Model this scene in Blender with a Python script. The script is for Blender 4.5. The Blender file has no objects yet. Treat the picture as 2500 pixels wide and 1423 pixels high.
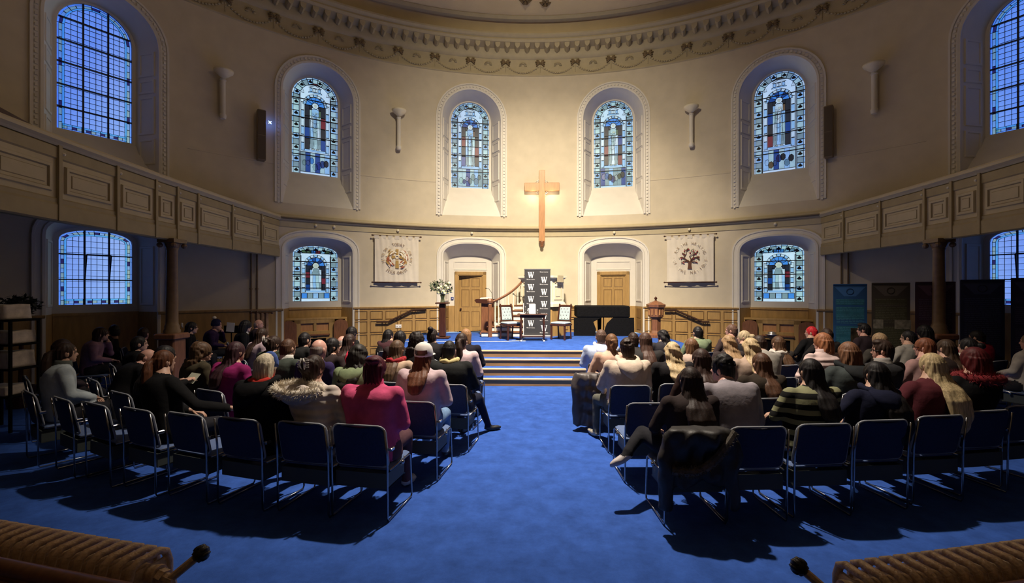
import bpy, bmesh, math, random
import numpy as np
from mathutils import Vector, Matrix, noise
from mathutils.geometry import delaunay_2d_cdt
C = bpy.context.scene.collection
S = bpy.context.scene
R_ = math.radians
PI = math.pi
random.seed(7)
# ------------------------------------------------------------------ camera, world, lights, exposure
CAMX, CAMH, FPX = -0.54, 1.95, 1100.0
cd = bpy.data.cameras.new('camera'); cam = bpy.data.objects.new('camera', cd); C.objects.link(cam)
cam.location = (CAMX, 0, CAMH); cam.rotation_euler = (R_(90), 0, R_(1.7))
cd.sensor_width = 36; cd.lens = 36*FPX/2500; cd.clip_start = .05; cd.clip_end = 200
S.camera = cam
S.view_settings.view_transform = 'Standard'; S.view_settings.look = 'None'
S.view_settings.gamma = 1; S.view_settings.use_curve_mapping = False
S.view_settings.exposure = 0.0
w = bpy.data.worlds.new('dusk'); S.world = w; w.use_nodes = True
nt = w.node_tree; nt.nodes.clear()
out = nt.nodes.new('ShaderNodeOutputWorld'); bg = nt.nodes.new('ShaderNodeBackground')
tc = nt.nodes.new('ShaderNodeTexCoord'); sep = nt.nodes.new('ShaderNodeSeparateXYZ')
mr = nt.nodes.new('ShaderNodeMapRange'); mix = nt.nodes.new('ShaderNodeMix'); mix.data_type = 'RGBA'
nz = nt.nodes.new('ShaderNodeTexNoise'); nz.inputs['Scale'].default_value = 2.2; nz.inputs['Detail'].default_value = 5
mix2 = nt.nodes.new('ShaderNodeMix'); mix2.data_type = 'RGBA'
nt.links.new(tc.outputs['Generated'], sep.inputs[0]); nt.links.new(tc.outputs['Generated'], nz.inputs['Vector'])
nt.links.new(sep.outputs['Y'], mr.inputs['Value'])
mr.inputs['From Min'].default_value = .66; mr.inputs['From Max'].default_value = .84
nt.links.new(mr.outputs[0], mix.inputs[0])
mix.inputs[6].default_value = (.13, .30, 1.0, 1); mix.inputs[7].default_value = (.62, .88, 1.05, 1)   # deep blue aside, paler ahead
nt.links.new(mix.outputs[2], mix2.inputs[6]); mix2.inputs[7].default_value = (.22, .24, .80, 1)
mrc = nt.nodes.new('ShaderNodeMapRange'); mrc.inputs['From Min'].default_value = .45; mrc.inputs['From Max'].default_value = .66; mrc.inputs['To Max'].default_value = .55
nt.links.new(nz.outputs['Fac'], mrc.inputs['Value']); nt.links.new(mrc.outputs[0], mix2.inputs[0])
nt.links.new(mix2.outputs[2], bg.inputs['Color']); bg.inputs['Strength'].default_value = 1.0
nt.links.new(bg.outputs[0], out.inputs[0])

def spot(name, loc, target, watts, size, blend, col=(1, .84, .61), rad=.12):
    l = bpy.data.lights.new(name, 'SPOT'); l.energy = watts; l.spot_size = R_(size); l.spot_blend = blend
    l.color = col; l.shadow_soft_size = rad
    o = bpy.data.objects.new(name, l); C.objects.link(o); o.location = loc
    o.rotation_euler = (Vector(target)-Vector(loc)).to_track_quat('-Z', 'Y').to_euler()
    return o
LAMP = (0.0, 6.8, 9.4)
spot('stage_spot', LAMP, (0, 14.6, 1.8), 4300, 80, 1.0)
spot('stage_spot', (.4, 6.7, 9.4), (.2, 12.6, .6), 2600, 60, 1.0)
spot('wall_spot', (-.4, 6.7, 9.4), (0, 14.6, 4.2), 1500, 104, 1.0)
spot('house_spot', (-.2, 6.8, 9.4), (-.2, 8.6, 0), 7800, 89, 1.0, (1, .88, .74))
spot('wall_spot', (.6, 6.9, 9.4), (4.9, 13.9, 4.3), 420, 15, 1.0)
l = bpy.data.lights.new('pendant_lamp', 'POINT'); l.energy = 95; l.color = (1, .72, .40); l.shadow_soft_size = .25  # added fill light that brightens the ceiling and upper walls
o = bpy.data.objects.new('pendant_lamp', l); C.objects.link(o); o.location = (0, 6.4, 8.9)
for sx in (-1, 1):
    l = bpy.data.lights.new('cross_light', 'POINT'); l.energy = 5; l.color = (1, .78, .5); l.shadow_soft_size = .08
    o = bpy.data.objects.new('cross_light', l); C.objects.link(o); o.location = (sx*.30, 14.62, 5.08)

# ------------------------------------------------------------------ helpers
class MB:
    def __init__(s): s.v = []; s.f = []; s.m = []
    def add(s, v, f, m=0, M=None):
        b = len(s.v)
        s.v += [tuple(M @ Vector(p)) for p in v] if M is not None else [tuple(p) for p in v]
        s.f += [tuple(b+i for i in q) for q in f]; s.m += [m]*len(f); return s
    def box(s, x0, x1, y0, y1, z0, z1, m=0, M=None):
        v = [(x0,y0,z0),(x1,y0,z0),(x1,y1,z0),(x0,y1,z0),(x0,y0,z1),(x1,y0,z1),(x1,y1,z1),(x0,y1,z1)]
        return s.add(v, [(3,2,1,0),(4,5,6,7),(0,1,5,4),(1,2,6,5),(2,3,7,6),(3,0,4,7)], m, M)
    def bbox(s, x0, x1, y0, y1, z0, z1, b=.01, m=0, M=None):      # bevelled box
        v = []; f = []
        for z, i in ((z0, b), (z0+b, 0), (z1-b, 0), (z1, b)):
            xa, xb, ya, yb = x0+i, x1-i, y0+i, y1-i
            c = b*.7
            v += [(xa+c,ya,z),(xb-c,ya,z),(xb,ya+c,z),(xb,yb-c,z),(xb-c,yb,z),(xa+c,yb,z),(xa,yb-c,z),(xa,ya+c,z)]
        f.append(tuple(range(7,-1,-1))); f.append(tuple(range(24,32)))
        for k in range(3):
            for i in range(8): f.append((k*8+i, k*8+(i+1)%8, k*8+8+(i+1)%8, k*8+8+i))
        return s.add(v, f, m, M)
    def tube(s, pts, r, n=8, m=0, M=None, cap=True):
        pts = [Vector(p) for p in pts]; rr = r if isinstance(r, (list, tuple)) else [r]*len(pts)
        v = []; f = []; up = None
        for i, p in enumerate(pts):
            d = (pts[min(i+1, len(pts)-1)]-pts[max(i-1, 0)]).normalized()
            if up is None: up = d.orthogonal().normalized()
            a = (up-d*up.dot(d)); a = a.normalized() if a.length > 1e-6 else d.orthogonal().normalized()
            up = a; b = d.cross(a)
            ri = rr[i]; ra, rb = ri if isinstance(ri, tuple) else (ri, ri)
            for k in range(n):
                t = 2*PI*k/n; v.append(p+a*(ra*math.cos(t))+b*(rb*math.sin(t)))
        for i in range(len(pts)-1):
            for k in range(n): f.append((i*n+k, i*n+(k+1)%n, i*n+n+(k+1)%n, i*n+n+k))
        if cap: f.append(tuple(range(n-1,-1,-1))); f.append(tuple(range((len(pts)-1)*n, len(pts)*n)))
        return s.add(v, f, m, M)
    def lathe(s, prof, n=16, m=0, M=None, a0=0, a1=2*PI):
        full = abs(a1-a0-2*PI) < 1e-6; k_ = n if full else n+1; v = []; f = []
        for (r, z) in prof:
            for k in range(k_):
                t = a0+(a1-a0)*k/n; v.append((r*math.cos(t), r*math.sin(t), z))
        for i in range(len(prof)-1):
            for k in range(n):
                a, b = i*k_+k, i*k_+(k+1)%k_
                f.append((a, b, b+k_, a+k_))
        return s.add(v, f, m, M)
    def ell(s, c, r, nu=12, nv=8, m=0, M=None):
        v = [(c[0], c[1], c[2]-r[2])]; f = []
        for j in range(1, nv):
            t = -PI/2+PI*j/nv
            for i in range(nu):
                a = 2*PI*i/nu
                v.append((c[0]+r[0]*math.cos(t)*math.cos(a), c[1]+r[1]*math.cos(t)*math.sin(a), c[2]+r[2]*math.sin(t)))
        v.append((c[0], c[1], c[2]+r[2])); e = len(v)-1
        for i in range(nu):
            f.append((0, 1+(i+1)%nu, 1+i)); f.append((e, e-nu+i, e-nu+(i+1)%nu))
            for j in range(nv-2): f.append((1+j*nu+i, 1+j*nu+(i+1)%nu, 1+j*nu+nu+(i+1)%nu, 1+j*nu+nu+i))
        return s.add(v, f, m, M)
    def loft(s, A, B, m=0, close=False, M=None):      # strip between two point lists
        n = len(A); f = []
        for i in range(n if close else n-1): f.append((i, (i+1)%n, n+(i+1)%n, n+i))
        return s.add(list(A)+list(B), f, m, M)
    def prism(s, poly, y0, y1, m=0, M=None):          # polygon in x,z extruded in y
        n = len(poly); v = [(x, y0, z) for x, z in poly]+[(x, y1, z) for x, z in poly]
        f = [tuple(range(n)), tuple(range(2*n-1, n-1, -1))]
        for i in range(n): f.append((i, n+i, n+(i+1)%n, (i+1)%n))
        return s.add(v, f, m, M)
def link(name, me, parent=None, loc=None, rz=None, M=None):
    o = bpy.data.objects.new(name, me); C.objects.link(o)
    if parent is not None: o.parent = parent
    if M is not None: o.matrix_local = M
    if loc is not None: o.location = loc
    if rz is not None: o.rotation_euler = (0, 0, rz)
    return o
def mesh(name, mb, mats, smooth=False):
    me = bpy.data.meshes.new(name); me.from_pydata(mb.v, [], mb.f)
    for m in (mats if isinstance(mats, (list, tuple)) else [mats]): me.materials.append(m)
    if max(mb.m, default=0) > 0: me.polygons.foreach_set('material_index', mb.m)
    bm = bmesh.new(); bm.from_mesh(me); bmesh.ops.recalc_face_normals(bm, faces=bm.faces)
    for fc in bm.faces: fc.smooth = bool(smooth)
    if smooth == 'auto':
        for e in bm.edges:
            if len(e.link_faces) == 2 and e.calc_face_angle(0) > R_(38): e.smooth = False
    bm.to_mesh(me); bm.free(); me.update()
    return me
def obj(name, mb, mats, parent=None, smooth=False, **k):
    return link(name, mesh(name, mb, mats, smooth), parent, **k)
def empty(name, parent=None, M=None, loc=None, rz=None):
    o = bpy.data.objects.new(name, None); C.objects.link(o); o.empty_display_size = .1
    if parent is not None: o.parent = parent
    if M is not None: o.matrix_local = M
    if loc is not None: o.location = loc
    if rz is not None: o.rotation_euler = (0, 0, rz)
    return o
def tag(o, label=None, cat=None, group=None, kind=None):
    if label: o['label'] = label
    if cat: o['category'] = cat
    if group: o['group'] = group
    if kind: o['kind'] = kind
    return o
# ------------------------------------------------------------------ materials
MATS = {}
def mat(name, col, rough=.6, metal=0, var=0, vs=8, bump=0, bs=60, stretch=(1, 1, 1), col2=None, spec=.5, sheen=0, coord='Object', detail=6):
    if name in MATS: return MATS[name]
    m = bpy.data.materials.new(name); MATS[name] = m; m.use_nodes = True; n = m.node_tree; b = n.nodes['Principled BSDF']
    b.inputs['Base Color'].default_value = (*col, 1); b.inputs['Roughness'].default_value = rough
    b.inputs['Metallic'].default_value = metal; b.inputs['Specular IOR Level'].default_value = spec
    if sheen: b.inputs['Sheen Weight'].default_value = sheen
    if var or bump:
        t = n.nodes.new('ShaderNodeTexCoord'); mp = n.nodes.new('ShaderNodeMapping'); mp.inputs['Scale'].default_value = stretch
        n.links.new(t.outputs[coord], mp.inputs['Vector'])
    if var:
        z = n.nodes.new('ShaderNodeTexNoise'); z.inputs['Scale'].default_value = vs; z.inputs['Detail'].default_value = detail; z.inputs['Roughness'].default_value = .5 if detail == 6 else .72
        n.links.new(mp.outputs[0], z.inputs['Vector'])
        mx = n.nodes.new('ShaderNodeMix'); mx.data_type = 'RGBA'
        rg = n.nodes.new('ShaderNodeMapRange'); rg.inputs['From Min'].default_value = .3; rg.inputs['From Max'].default_value = .7
        n.links.new(z.outputs['Fac'], rg.inputs['Value']); n.links.new(rg.outputs[0], mx.inputs[0])
        c2 = col2 or tuple(min(1, c*(1+var)) for c in col); c1 = col if col2 else tuple(c*(1-var) for c in col)
        mx.inputs[6].default_value = (*c1, 1); mx.inputs[7].default_value = (*c2, 1)
        n.links.new(mx.outputs[2], b.inputs['Base Color'])
    if bump:
        z2 = n.nodes.new('ShaderNodeTexNoise'); z2.inputs['Scale'].default_value = bs; z2.inputs['Detail'].default_value = 4
        n.links.new(mp.outputs[0], z2.inputs['Vector'])
        bp = n.nodes.new('ShaderNodeBump'); bp.inputs['Strength'].default_value = bump; bp.inputs['Distance'].default_value = .02
        n.links.new(z2.outputs['Fac'], bp.inputs['Height']); n.links.new(bp.outputs[0], b.inputs['Normal'])
    return m
def glass(name, col, gl=.02, diff=0):
    if name in MATS: return MATS[name]
    m = bpy.data.materials.new(name); MATS[name] = m; m.use_nodes = True; n = m.node_tree; n.nodes.clear()
    o = n.nodes.new('ShaderNodeOutputMaterial'); t = n.nodes.new('ShaderNodeBsdfTransparent'); g = n.nodes.new('ShaderNodeBsdfGlossy')
    x = n.nodes.new('ShaderNodeMixShader'); g.inputs['Roughness'].default_value = .35
    tcn = n.nodes.new('ShaderNodeTexCoord'); z = n.nodes.new('ShaderNodeTexNoise'); z.inputs['Scale'].default_value = 9
    n.links.new(tcn.outputs['Object'], z.inputs['Vector'])
    mx = n.nodes.new('ShaderNodeMix'); mx.data_type = 'RGBA'; n.links.new(z.outputs['Fac'], mx.inputs[0])
    mx.inputs[6].default_value = (*[c*.8 for c in col], 1); mx.inputs[7].default_value = (*[min(1, c*1.15) for c in col], 1)
    n.links.new(mx.outputs[2], t.inputs['Color'])
    x.inputs[0].default_value = gl; n.links.new(t.outputs[0], x.inputs[1]); n.links.new(g.outputs[0], x.inputs[2]); n.links.new(x.outputs[0], o.inputs[0])
    return m
M_wall = mat('cream_plaster', (.62, .55, .42), .85, var=.05, vs=3, bump=.05, bs=40)
M_ceil = mat('ceiling_plaster', (.74, .62, .40), .9, var=.05, vs=2)
M_white = mat('white_paint', (.70, .67, .61), .6, var=.03, vs=4)
M_trim = mat('trim_paint', (.50, .43, .28), .6, var=.05, vs=6)
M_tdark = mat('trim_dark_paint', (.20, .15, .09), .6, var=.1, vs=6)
M_oak = mat('pale_oak', (.40, .245, .085), .5, var=.16, vs=5, stretch=(3, 3, .5), bump=.05, bs=40)
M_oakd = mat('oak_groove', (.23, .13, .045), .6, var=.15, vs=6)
M_dark = mat('dark_mahogany', (.055, .018, .010), .35, var=.3, vs=8, stretch=(4, 4, .6))
M_mid = mat('polished_brown_wood', (.20, .085, .04), .35, var=.25, vs=8, stretch=(4, 4, .6))
M_carpet = mat('blue_carpet', (.038, .103, .41), .95, var=.30, vs=4.5, bump=.4, bs=400, spec=.1, detail=12)
M_lead = mat('lead_bar', (.012, .014, .022), .6, var=.1)
M_iron = mat('painted_iron', (.17, .105, .05), .45, var=.15, vs=12)
M_black = mat('black_fabric', (.006, .006, .007), .9, var=.3, vs=30, bump=.2, bs=120, spec=.1)
M_chrome = mat('chrome_steel', (.42, .42, .44), .22, 1)
M_gilt = mat('gilded_plaster', (.28, .20, .09), .55, var=.2, vs=20)
M_cream = mat('cream_woodwork', (.78, .72, .56), .5, var=.04)
M_orn = mat('plaster_relief', (.47, .40, .26), .8, var=.1)
M_bowd = mat('bronzed_bow', (.20, .14, .07), .6, var=.2, vs=20)
# ------------------------------------------------------------------ circular room
RW, YC = 11.5, 3.4
def bay(phi, r=RW):                 # local x along the wall, y outward, z up
    a = R_(phi); M = Matrix(((math.cos(a), math.sin(a), 0, r*math.sin(a)), (-math.sin(a), math.cos(a), 0, YC+r*math.cos(a)), (0, 0, 1, 0), (0, 0, 0, 1)))
    return M
def wp(u, z, r=RW): a = u/RW; return (r*math.sin(a), YC+r*math.cos(a), z)     # u = arc length at the wall face
def pix(px, py=711, Y=None, z=None):      # photograph pixel -> world point on a vertical plane at camera depth Y or on height z
    x, zz = (px-1250)/FPX, (711-py)/FPX
    d = Y if Y is not None else (z-CAMH)/zz
    s, c = math.sin(R_(1.7)), math.cos(R_(1.7))
    return Vector((CAMX+d*(x*c-s), d*(x*s+c), CAMH+d*zz))
def up_out(hw=.95, z0=4.42, zs=7.58, n=20):
    return [(-hw, z0), (-hw, (z0+zs)/2)]+[(-hw*math.cos(PI*i/n), zs+hw*math.sin(PI*i/n)) for i in range(n+1)]+[(hw, (z0+zs)/2), (hw, z0)]
def low_out(hw=.925, z0=0., zs=3.08, h=.43, p=2.5, n=20):
    pts = []
    for i in range(n+1):
        t = PI*i/n; cx, sx = math.cos(t), math.sin(t)
        pts.append((-hw*math.copysign(abs(cx)**(2/p), cx), zs+h*abs(sx)**(2/p)))
    return [(-hw, z0), (-hw, 1.47), ]+pts+[(hw, 1.47), (hw, z0)]
BAYS = [-57.6, -34.5, -11.5, 11.5, 34.5, 57.6]
HALF = 11.5
def wall_piece(name, p0, p1, openings, ztop=9.15):
    u0, u1 = R_(p0)*RW, R_(p1)*RW; vs = []; es = []; holes = []
    for (c, pts) in openings:
        uc = R_(c)*RW; b = len(vs); pl = [Vector((uc+x, z)) for x, z in pts]; vs += pl; n = len(pl)
        es += [(b+i, b+(i+1)%n) for i in range(n)]; holes.append(pl)
    def inside(p, pl):
        r = False; j = len(pl)-1
        for i in range(len(pl)):
            a, b = pl[i], pl[j]
            if (a.y > p.y) != (b.y > p.y) and p.x < (b.x-a.x)*(p.y-a.y)/(b.y-a.y)+a.x: r = not r
            j = i
        return r
    nu = max(2, int((u1-u0)/.3)); zs_ = [0, 1.47, 3, 4.2, 5.5, 7, 8.2, ztop]
    b = len(vs); k = 0
    bd = []
    for i in range(nu+1):
        for j, z in enumerate(zs_):
            p = Vector((u0+(u1-u0)*i/nu, z))
            edge = i in (0, nu) or j in (0, len(zs_)-1)
            if edge or not any(inside(p, h) or min((p-q).length for q in h) < .05 for h in holes): vs.append(p)
    v2, e2, f2, *_ = delaunay_2d_cdt(vs, es, [], 0, 1e-4)
    mb = MB(); keep = []
    for f in f2:
        c = sum((v2[i] for i in f), Vector((0, 0)))/len(f)
        if not any(inside(c, h) for h in holes): keep.append(tuple(f))
    mb.v = [wp(p.x, p.y) for p in v2]; mb.f = keep; mb.m = [0]*len(keep)
    o = obj(name, mb, M_wall, smooth=True); tag(o, kind='structure'); return o
UP = up_out(); LO = low_out(); DO = low_out(z0=.60)
wall_piece('wall_back', -46, 46, [(c, UP) for c in BAYS[1:5]]+[(BAYS[1], LO), (BAYS[4], LO), (BAYS[2], DO), (BAYS[3], DO)])
wall_piece('wall_left', -105, -46, [(BAYS[0], UP), (BAYS[0], LO)])
wall_piece('wall_right', 46, 105, [(BAYS[5], UP), (BAYS[5], LO)])
wall_piece('wall_front', 105, 255, [])
mb = MB(); mb.box(-13, 13, -9, 16.5, -.3, 0)
tag(obj('floor', mb, M_carpet), 'blue fitted carpet covering the hall floor and aisle', kind='structure')
# ceiling: cove above the cornice, ring moulding, shallow dome
mb = MB(); T = Matrix.Translation((0, YC, 0))
mb.lathe([(11.55, 9.1), (11.55, 10.05), (11.42, 10.1), (11.3, 10.35), (11.12, 10.55), (10.95, 10.66), (8.5, 11.2), (5, 11.7), (0.01, 12)], 96, 0, T)
tag(obj('ceiling', mb, M_ceil, smooth='auto'), 'cream plaster cove and shallow dome over the round hall', kind='structure')
mb = MB(); mb.lathe([(11.05, 10.60), (11.0, 10.54), (10.9, 10.57), (10.86, 10.66), (10.93, 10.70)], 128, 0, T)
tag(obj('trim_1', mb, M_trim, smooth='auto'), 'moulded plaster ring round the ceiling dome', kind='structure')
# cornice and frieze
mb = MB(); mb.lathe([(11.5, 9.04), (11.47, 9.06), (11.47, 9.10), (11.485, 9.12), (11.485, 9.58), (11.45, 9.60), (11.42, 9.66), (11.40, 9.70), (11.40, 9.90), (11.02, 9.92), (10.98, 9.98), (11.0, 10.03), (10.9, 10.09), (10.9, 10.14), (11.55, 10.2)], 160, 0, T)
cor = tag(obj('trim_2', mb, M_trim, smooth='auto'), 'plaster frieze and bracketed cornice round the upper wall', kind='structure')
mod = MB()      # bracket: scroll-shaped block under the cornice
mod.prism([(-.08, .03), (.08, .03), (.075, -.06), (.055, -.11), (.0, -.155), (-.055, -.11), (-.075, -.06)], -.17, .17)
mod_me = mesh('bracket', mod, M_trim)
n_mod = 56
for i in range(n_mod):
    ph = -46+92*(i+.5)/n_mod
    link('bracket', mod_me, cor, M=bay(ph, 11.22) @ Matrix.Translation((0, 0, 9.90)))
bow = MB()
for sx in (-1, 1):
    for k in range(4):
        a = R_(-38+25*k); L = .17-.02*(k % 2)
        bow.tube([(0, 0, 0), (sx*L*.5*math.cos(a), -.03, L*.5*math.sin(a)+.02), (sx*L*math.cos(a), -.015, L*math.sin(a))], [.012, .028, .016], 6)
bow.ell((0, -.02, 0), (.03, .03, .03), 8, 6)
bow_me = mesh('bow_ornament', bow, M_bowd, True)
sw = MB()
for k in range(15):
    t = -1+2*k/14; sw.ell((t*.50, -.012, -.10-.20*(1-t*t)), (.035, .02, .028), 6, 4)
for k in range(5): sw.ell((.57, -.01, -.06-.05*k), (.014, .012, .028), 5, 4)
for k in range(9):
    a = PI*k/8; sw.tube([(.05*math.cos(a), -.01, -.06+.05*math.sin(a)), (.13*math.cos(a), -.01, -.06+.11*math.sin(a))], [.010, .018], 5)
sw_me = mesh('swag_relief', sw, M_orn, True)
for i in range(-9, 10):
    ph = 5.72*i-.4+.15
    link('bow_ornament', bow_me, cor, M=bay(ph, 11.46) @ Matrix.Translation((0, 0, 9.46)))
    link('swag_relief', sw_me, cor, M=bay(ph+2.86, 11.47) @ Matrix.Translation((0, 0, 9.44)))
# string course, thin upper line
mb = MB(); mb.lathe([(11.5, 3.74), (11.47, 3.76), (11.46, 3.93), (11.42, 3.95), (11.36, 3.99), (11.36, 4.05), (11.42, 4.07), (11.46, 4.10), (11.5, 4.11)], 200, 0, T, R_(90-43), R_(90+43))
sc = tag(obj('trim_3', mb, M_trim, smooth='auto'), 'painted string course running round the wall between door arches and tall windows', kind='structure')
mb = MB(); mb.lathe([(11.46, 3.945), (11.33, 3.985), (11.33, 4.01)], 200, 0, T, R_(90-43), R_(90+43)); obj('shadow_moulding', mb, M_tdark, sc)  # dark strip: the projecting ledge's shadow line put in as colour
mb = MB(); mb.lathe([(.0, .05), (.03, .04), (.045, .0), (.03, -.03), (.0, -.04)], 8)
kn = mesh('light_stud', mb, M_cream, True)
for px, y in ((970, 565), (1152, 567), (1500, 567), (1685, 560), (800, 552), (1895, 545), (765, 549)):
    x = (px-1250)/FPX; 
    ph = {970: -23.2, 1152: -11.5, 1500: 11.7, 1685: 23.0, 800: -32.5, 1895: 34.4, 765: -35}[px]
    link('light_stud', kn, sc, M=bay(ph, 11.43) @ Matrix.Translation((0, 0, 3.84)))
for a, b in ((-29.5, -17.3), (17.3, 29.5), (-50, -40), (40, 50)):
    mb = MB(); mb.lathe([(11.5, 5.45), (11.488, 5.455), (11.488, 5.495), (11.5, 5.50)], 40, 0, T, R_(90-b), R_(90-a))
    tag(obj('trim_4', mb, M_wall, smooth='auto'), kind='structure')
# ------------------------------------------------------------------ window and door recesses
def offset(pts, d):      # push an outline (open at the bottom) outward
    o = []
    for i, p in enumerate(pts):
        a = Vector(pts[max(i-1, 0)]); b = Vector(pts[min(i+1, len(pts)-1)]); t = (b-a)
        if t.length < 1e-6: t = Vector((0, 1))
        t.normalize(); o.append((p[0]-t.y*d, p[1]+t.x*d))
    return o
def resample(pts, n):
    L = [0]
    for a, b in zip(pts, pts[1:]): L.append(L[-1]+math.dist(a, b))
    o = []; j = 0
    for i in range(n):
        t = L[-1]*i/(n-1)
        while j < len(pts)-2 and L[j+1] < t: j += 1
        f = (t-L[j])/max(1e-9, L[j+1]-L[j]); o.append((pts[j][0]+(pts[j+1][0]-pts[j][0])*f, pts[j][1]+(pts[j+1][1]-pts[j][1])*f))
    return o
def face3(p):            # outline point -> on the curved wall face, in bay-local coordinates
    a = p[0]/RW; return (RW*math.sin(a), RW*math.cos(a)-RW, p[1])
def architrave(pts, parent, beads=True):
    mb = MB(); prof = [(.0, .0), (.0, -.035), (.05, -.045), (.07, -.02), (.15, -.018), (.16, -.045), (.20, -.045), (.21, .0)]
    prev = None
    for d, v in prof:
        cur = [(x, y+v, z) for x, y, z in (face3(p) for p in offset(pts, d))]
        if prev: mb.loft(prev, cur)
        prev = cur
    obj('architrave', mb, M_white, parent, 'auto')
    if beads:
        mb = MB()
        for p in resample(offset(pts, .11), 90):
            x, y, z = face3(p); mb.box(x-.022, x+.022, y-.05, y, z-.028, z+.028)
        tag(obj('beading', mb, M_white, parent), kind='stuff')
UPI = up_out(.71, 5.42, 7.70); 
def ring(mb, o, i, y, m=0): mb.loft([(x, y, z) for x, z in o], [(x, y, z) for x, z in i], m)
def reveal(out, inn, depth, parent, name='reveal', mats=M_white, low=False):
    mb = MB()
    A = [face3(p) for p in out]; B = [(x, depth, z) for x, z in inn]
    mb.loft(A, B, 0)
    if not low: mb.loft([A[0], A[-1]], [B[0], B[-1]], 0)     # sloping sill
    obj(name, mb, mats, parent, 'auto')
def reveal_panels(out, inn, depth, parent, zs):
    hwo, hwi = out[0][0], inn[0][0]
    def at(s, t, z, lift):
        # s=-1/1 side, t 0 face..1 inner
        zo = z; x = abs(hwo)+(abs(hwi)-abs(hwo))*t
        y0 = face3((abs(hwo), 0))[1]; y = y0+(depth-y0)*t
        nx, ny = (depth-y0), abs(hwo)-abs(hwi); L = math.hypot(nx, ny)
        return (s*(x-lift*nx/L), y-lift*ny/L, z)
    for s in (-1, 1):
        for z0, z1 in zs:
            mb = MB()
            def rect(t0, t1, a, b, l): return [at(s, t0, a, l), at(s, t1, a, l), at(s, t1, b, l), at(s, t0, b, l)]
            r0 = rect(.14, .86, z0, z1, .0); r1 = rect(.16, .84, z0+.012, z1-.012, .022); r2 = rect(.24, .76, z0+.05, z1-.05, .022); r3 = rect(.26, .74, z0+.06, z1-.06, .008)
            for a, b in ((r0, r1), (r1, r2), (r2, r3)): mb.loft(a, b, close=True)
            mb.add(r3, [(0, 1, 2, 3)]); obj('reveal_panel', mb, M_white, parent)
def fill(mb, outer, y, m=0):     # n-gon as a triangle fan
    n = len(outer); v = [(x, y, z) for x, z in outer]; c = (sum(p[0] for p in v)/n, y, sum(p[2] for p in v)/n)
    mb.add(v+[c], [(i, (i+1) % n, n) for i in range(n)], m)
def frame_between(mb, outer, inner, y0, y1, m=0):   # closed outlines with the same count
    n = len(outer)
    for y in (y0,): mb.loft([(x, y, z) for x, z in outer], [(x, y, z) for x, z in inner], m, True)
    mb.loft([(x, y0, z) for x, z in inner], [(x, y1, z) for x, z in inner], m, True)
GU = up_out(.64, 5.46, 7.73); GL = None
def seg_out(hw, z0, zs, h, n=20):
    return [(-hw, z0), (-hw, (z0+zs)/2)]+[(-hw*math.cos(PI*i/n), zs+h*math.sin(PI*i/n)**.9) for i in range(n+1)]+[(hw, (z0+zs)/2), (hw, z0)]
GL = seg_out(.625, 1.66, 3.06, .25)
LOI = seg_out(.72, 1.47, 3.08, .30)
DOI = seg_out(.72, 1.47, 3.0, .16)
G_clear = glass('dusk_glass', (.92, .94, .98)); G_yel = glass('straw_glass', (.95, .85, .45)); G_teal = glass('teal_glass', (.35, .85, .85)); G_plum = glass('plum_glass', (.10, .05, .12))
G_pale = glass('pale_glass', (.66, .78, .72)); G_grey = glass('grey_painted_glass', (.36, .42, .40)); G_blue = glass('blue_glass', (.10, .35, .85)); G_navy = glass('navy_glass', (.02, .08, .30))
G_red = glass('ruby_glass', (.30, .03, .04)); G_green = glass('olive_glass', (.16, .20, .10)); G_black = glass('black_painted_glass', (.03, .03, .04)); G_skin = glass('flesh_glass', (1, .82, .62)); G_brown = glass('amber_brown_glass', (.26, .12, .06)); G_white = glass('white_glass', (1, 1, .96)); G_mist = glass('misty_blue_glass', (.48, .68, .95))
def inside2(x, z, pl):
    r = False; j = len(pl)-1
    for i in range(len(pl)):
        a, b = pl[i], pl[j]
        if (a[1] > z) != (b[1] > z) and x < (b[0]-a[0])*(z-a[1])/(b[1]-a[1])+a[0]: r = not r
        j = i
    return r
def clip(poly, pl, ):    # clip a convex rectangle by a convex outline (Sutherland-Hodgman)
    outp = list(poly); n = len(pl)
    for i in range(n):
        a, b = pl[i], pl[(i+1) % n]; inp = outp; outp = []
        if math.dist(a, b) < 1e-7: outp = inp; continue
        def side(p): return (b[0]-a[0])*(p[1]-a[1])-(b[1]-a[1])*(p[0]-a[0])
        for k in range(len(inp)):
            p, q = inp[k], inp[(k+1) % len(inp)]; sp, sq = side(p), side(q)
            if sp <= 0: outp.append(p)
            if sp*sq < 0: t = sp/(sp-sq); outp.append((p[0]+(q[0]-p[0])*t, p[1]+(q[1]-p[1])*t))
    return outp
def area(p): return abs(sum(p[i][0]*p[(i+1) % len(p)][1]-p[(i+1) % len(p)][0]*p[i][1] for i in range(len(p))))/2
def pane(parent, poly, y, m, lead=None, t=.008):
    if len(poly) < 3 or area(poly) < 2e-4: return None
    cx = sum(p[0] for p in poly)/len(poly); cz = sum(p[1] for p in poly)/len(poly)
    mb = MB(); mb.add([(x-cx, 0, z-cz) for x, z in poly], [tuple(range(len(poly)))])
    o = obj('pane', mb, m, parent, loc=(cx, y, cz))
    if lead is not None: leads(lead, poly, y, t)
    return o
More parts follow.
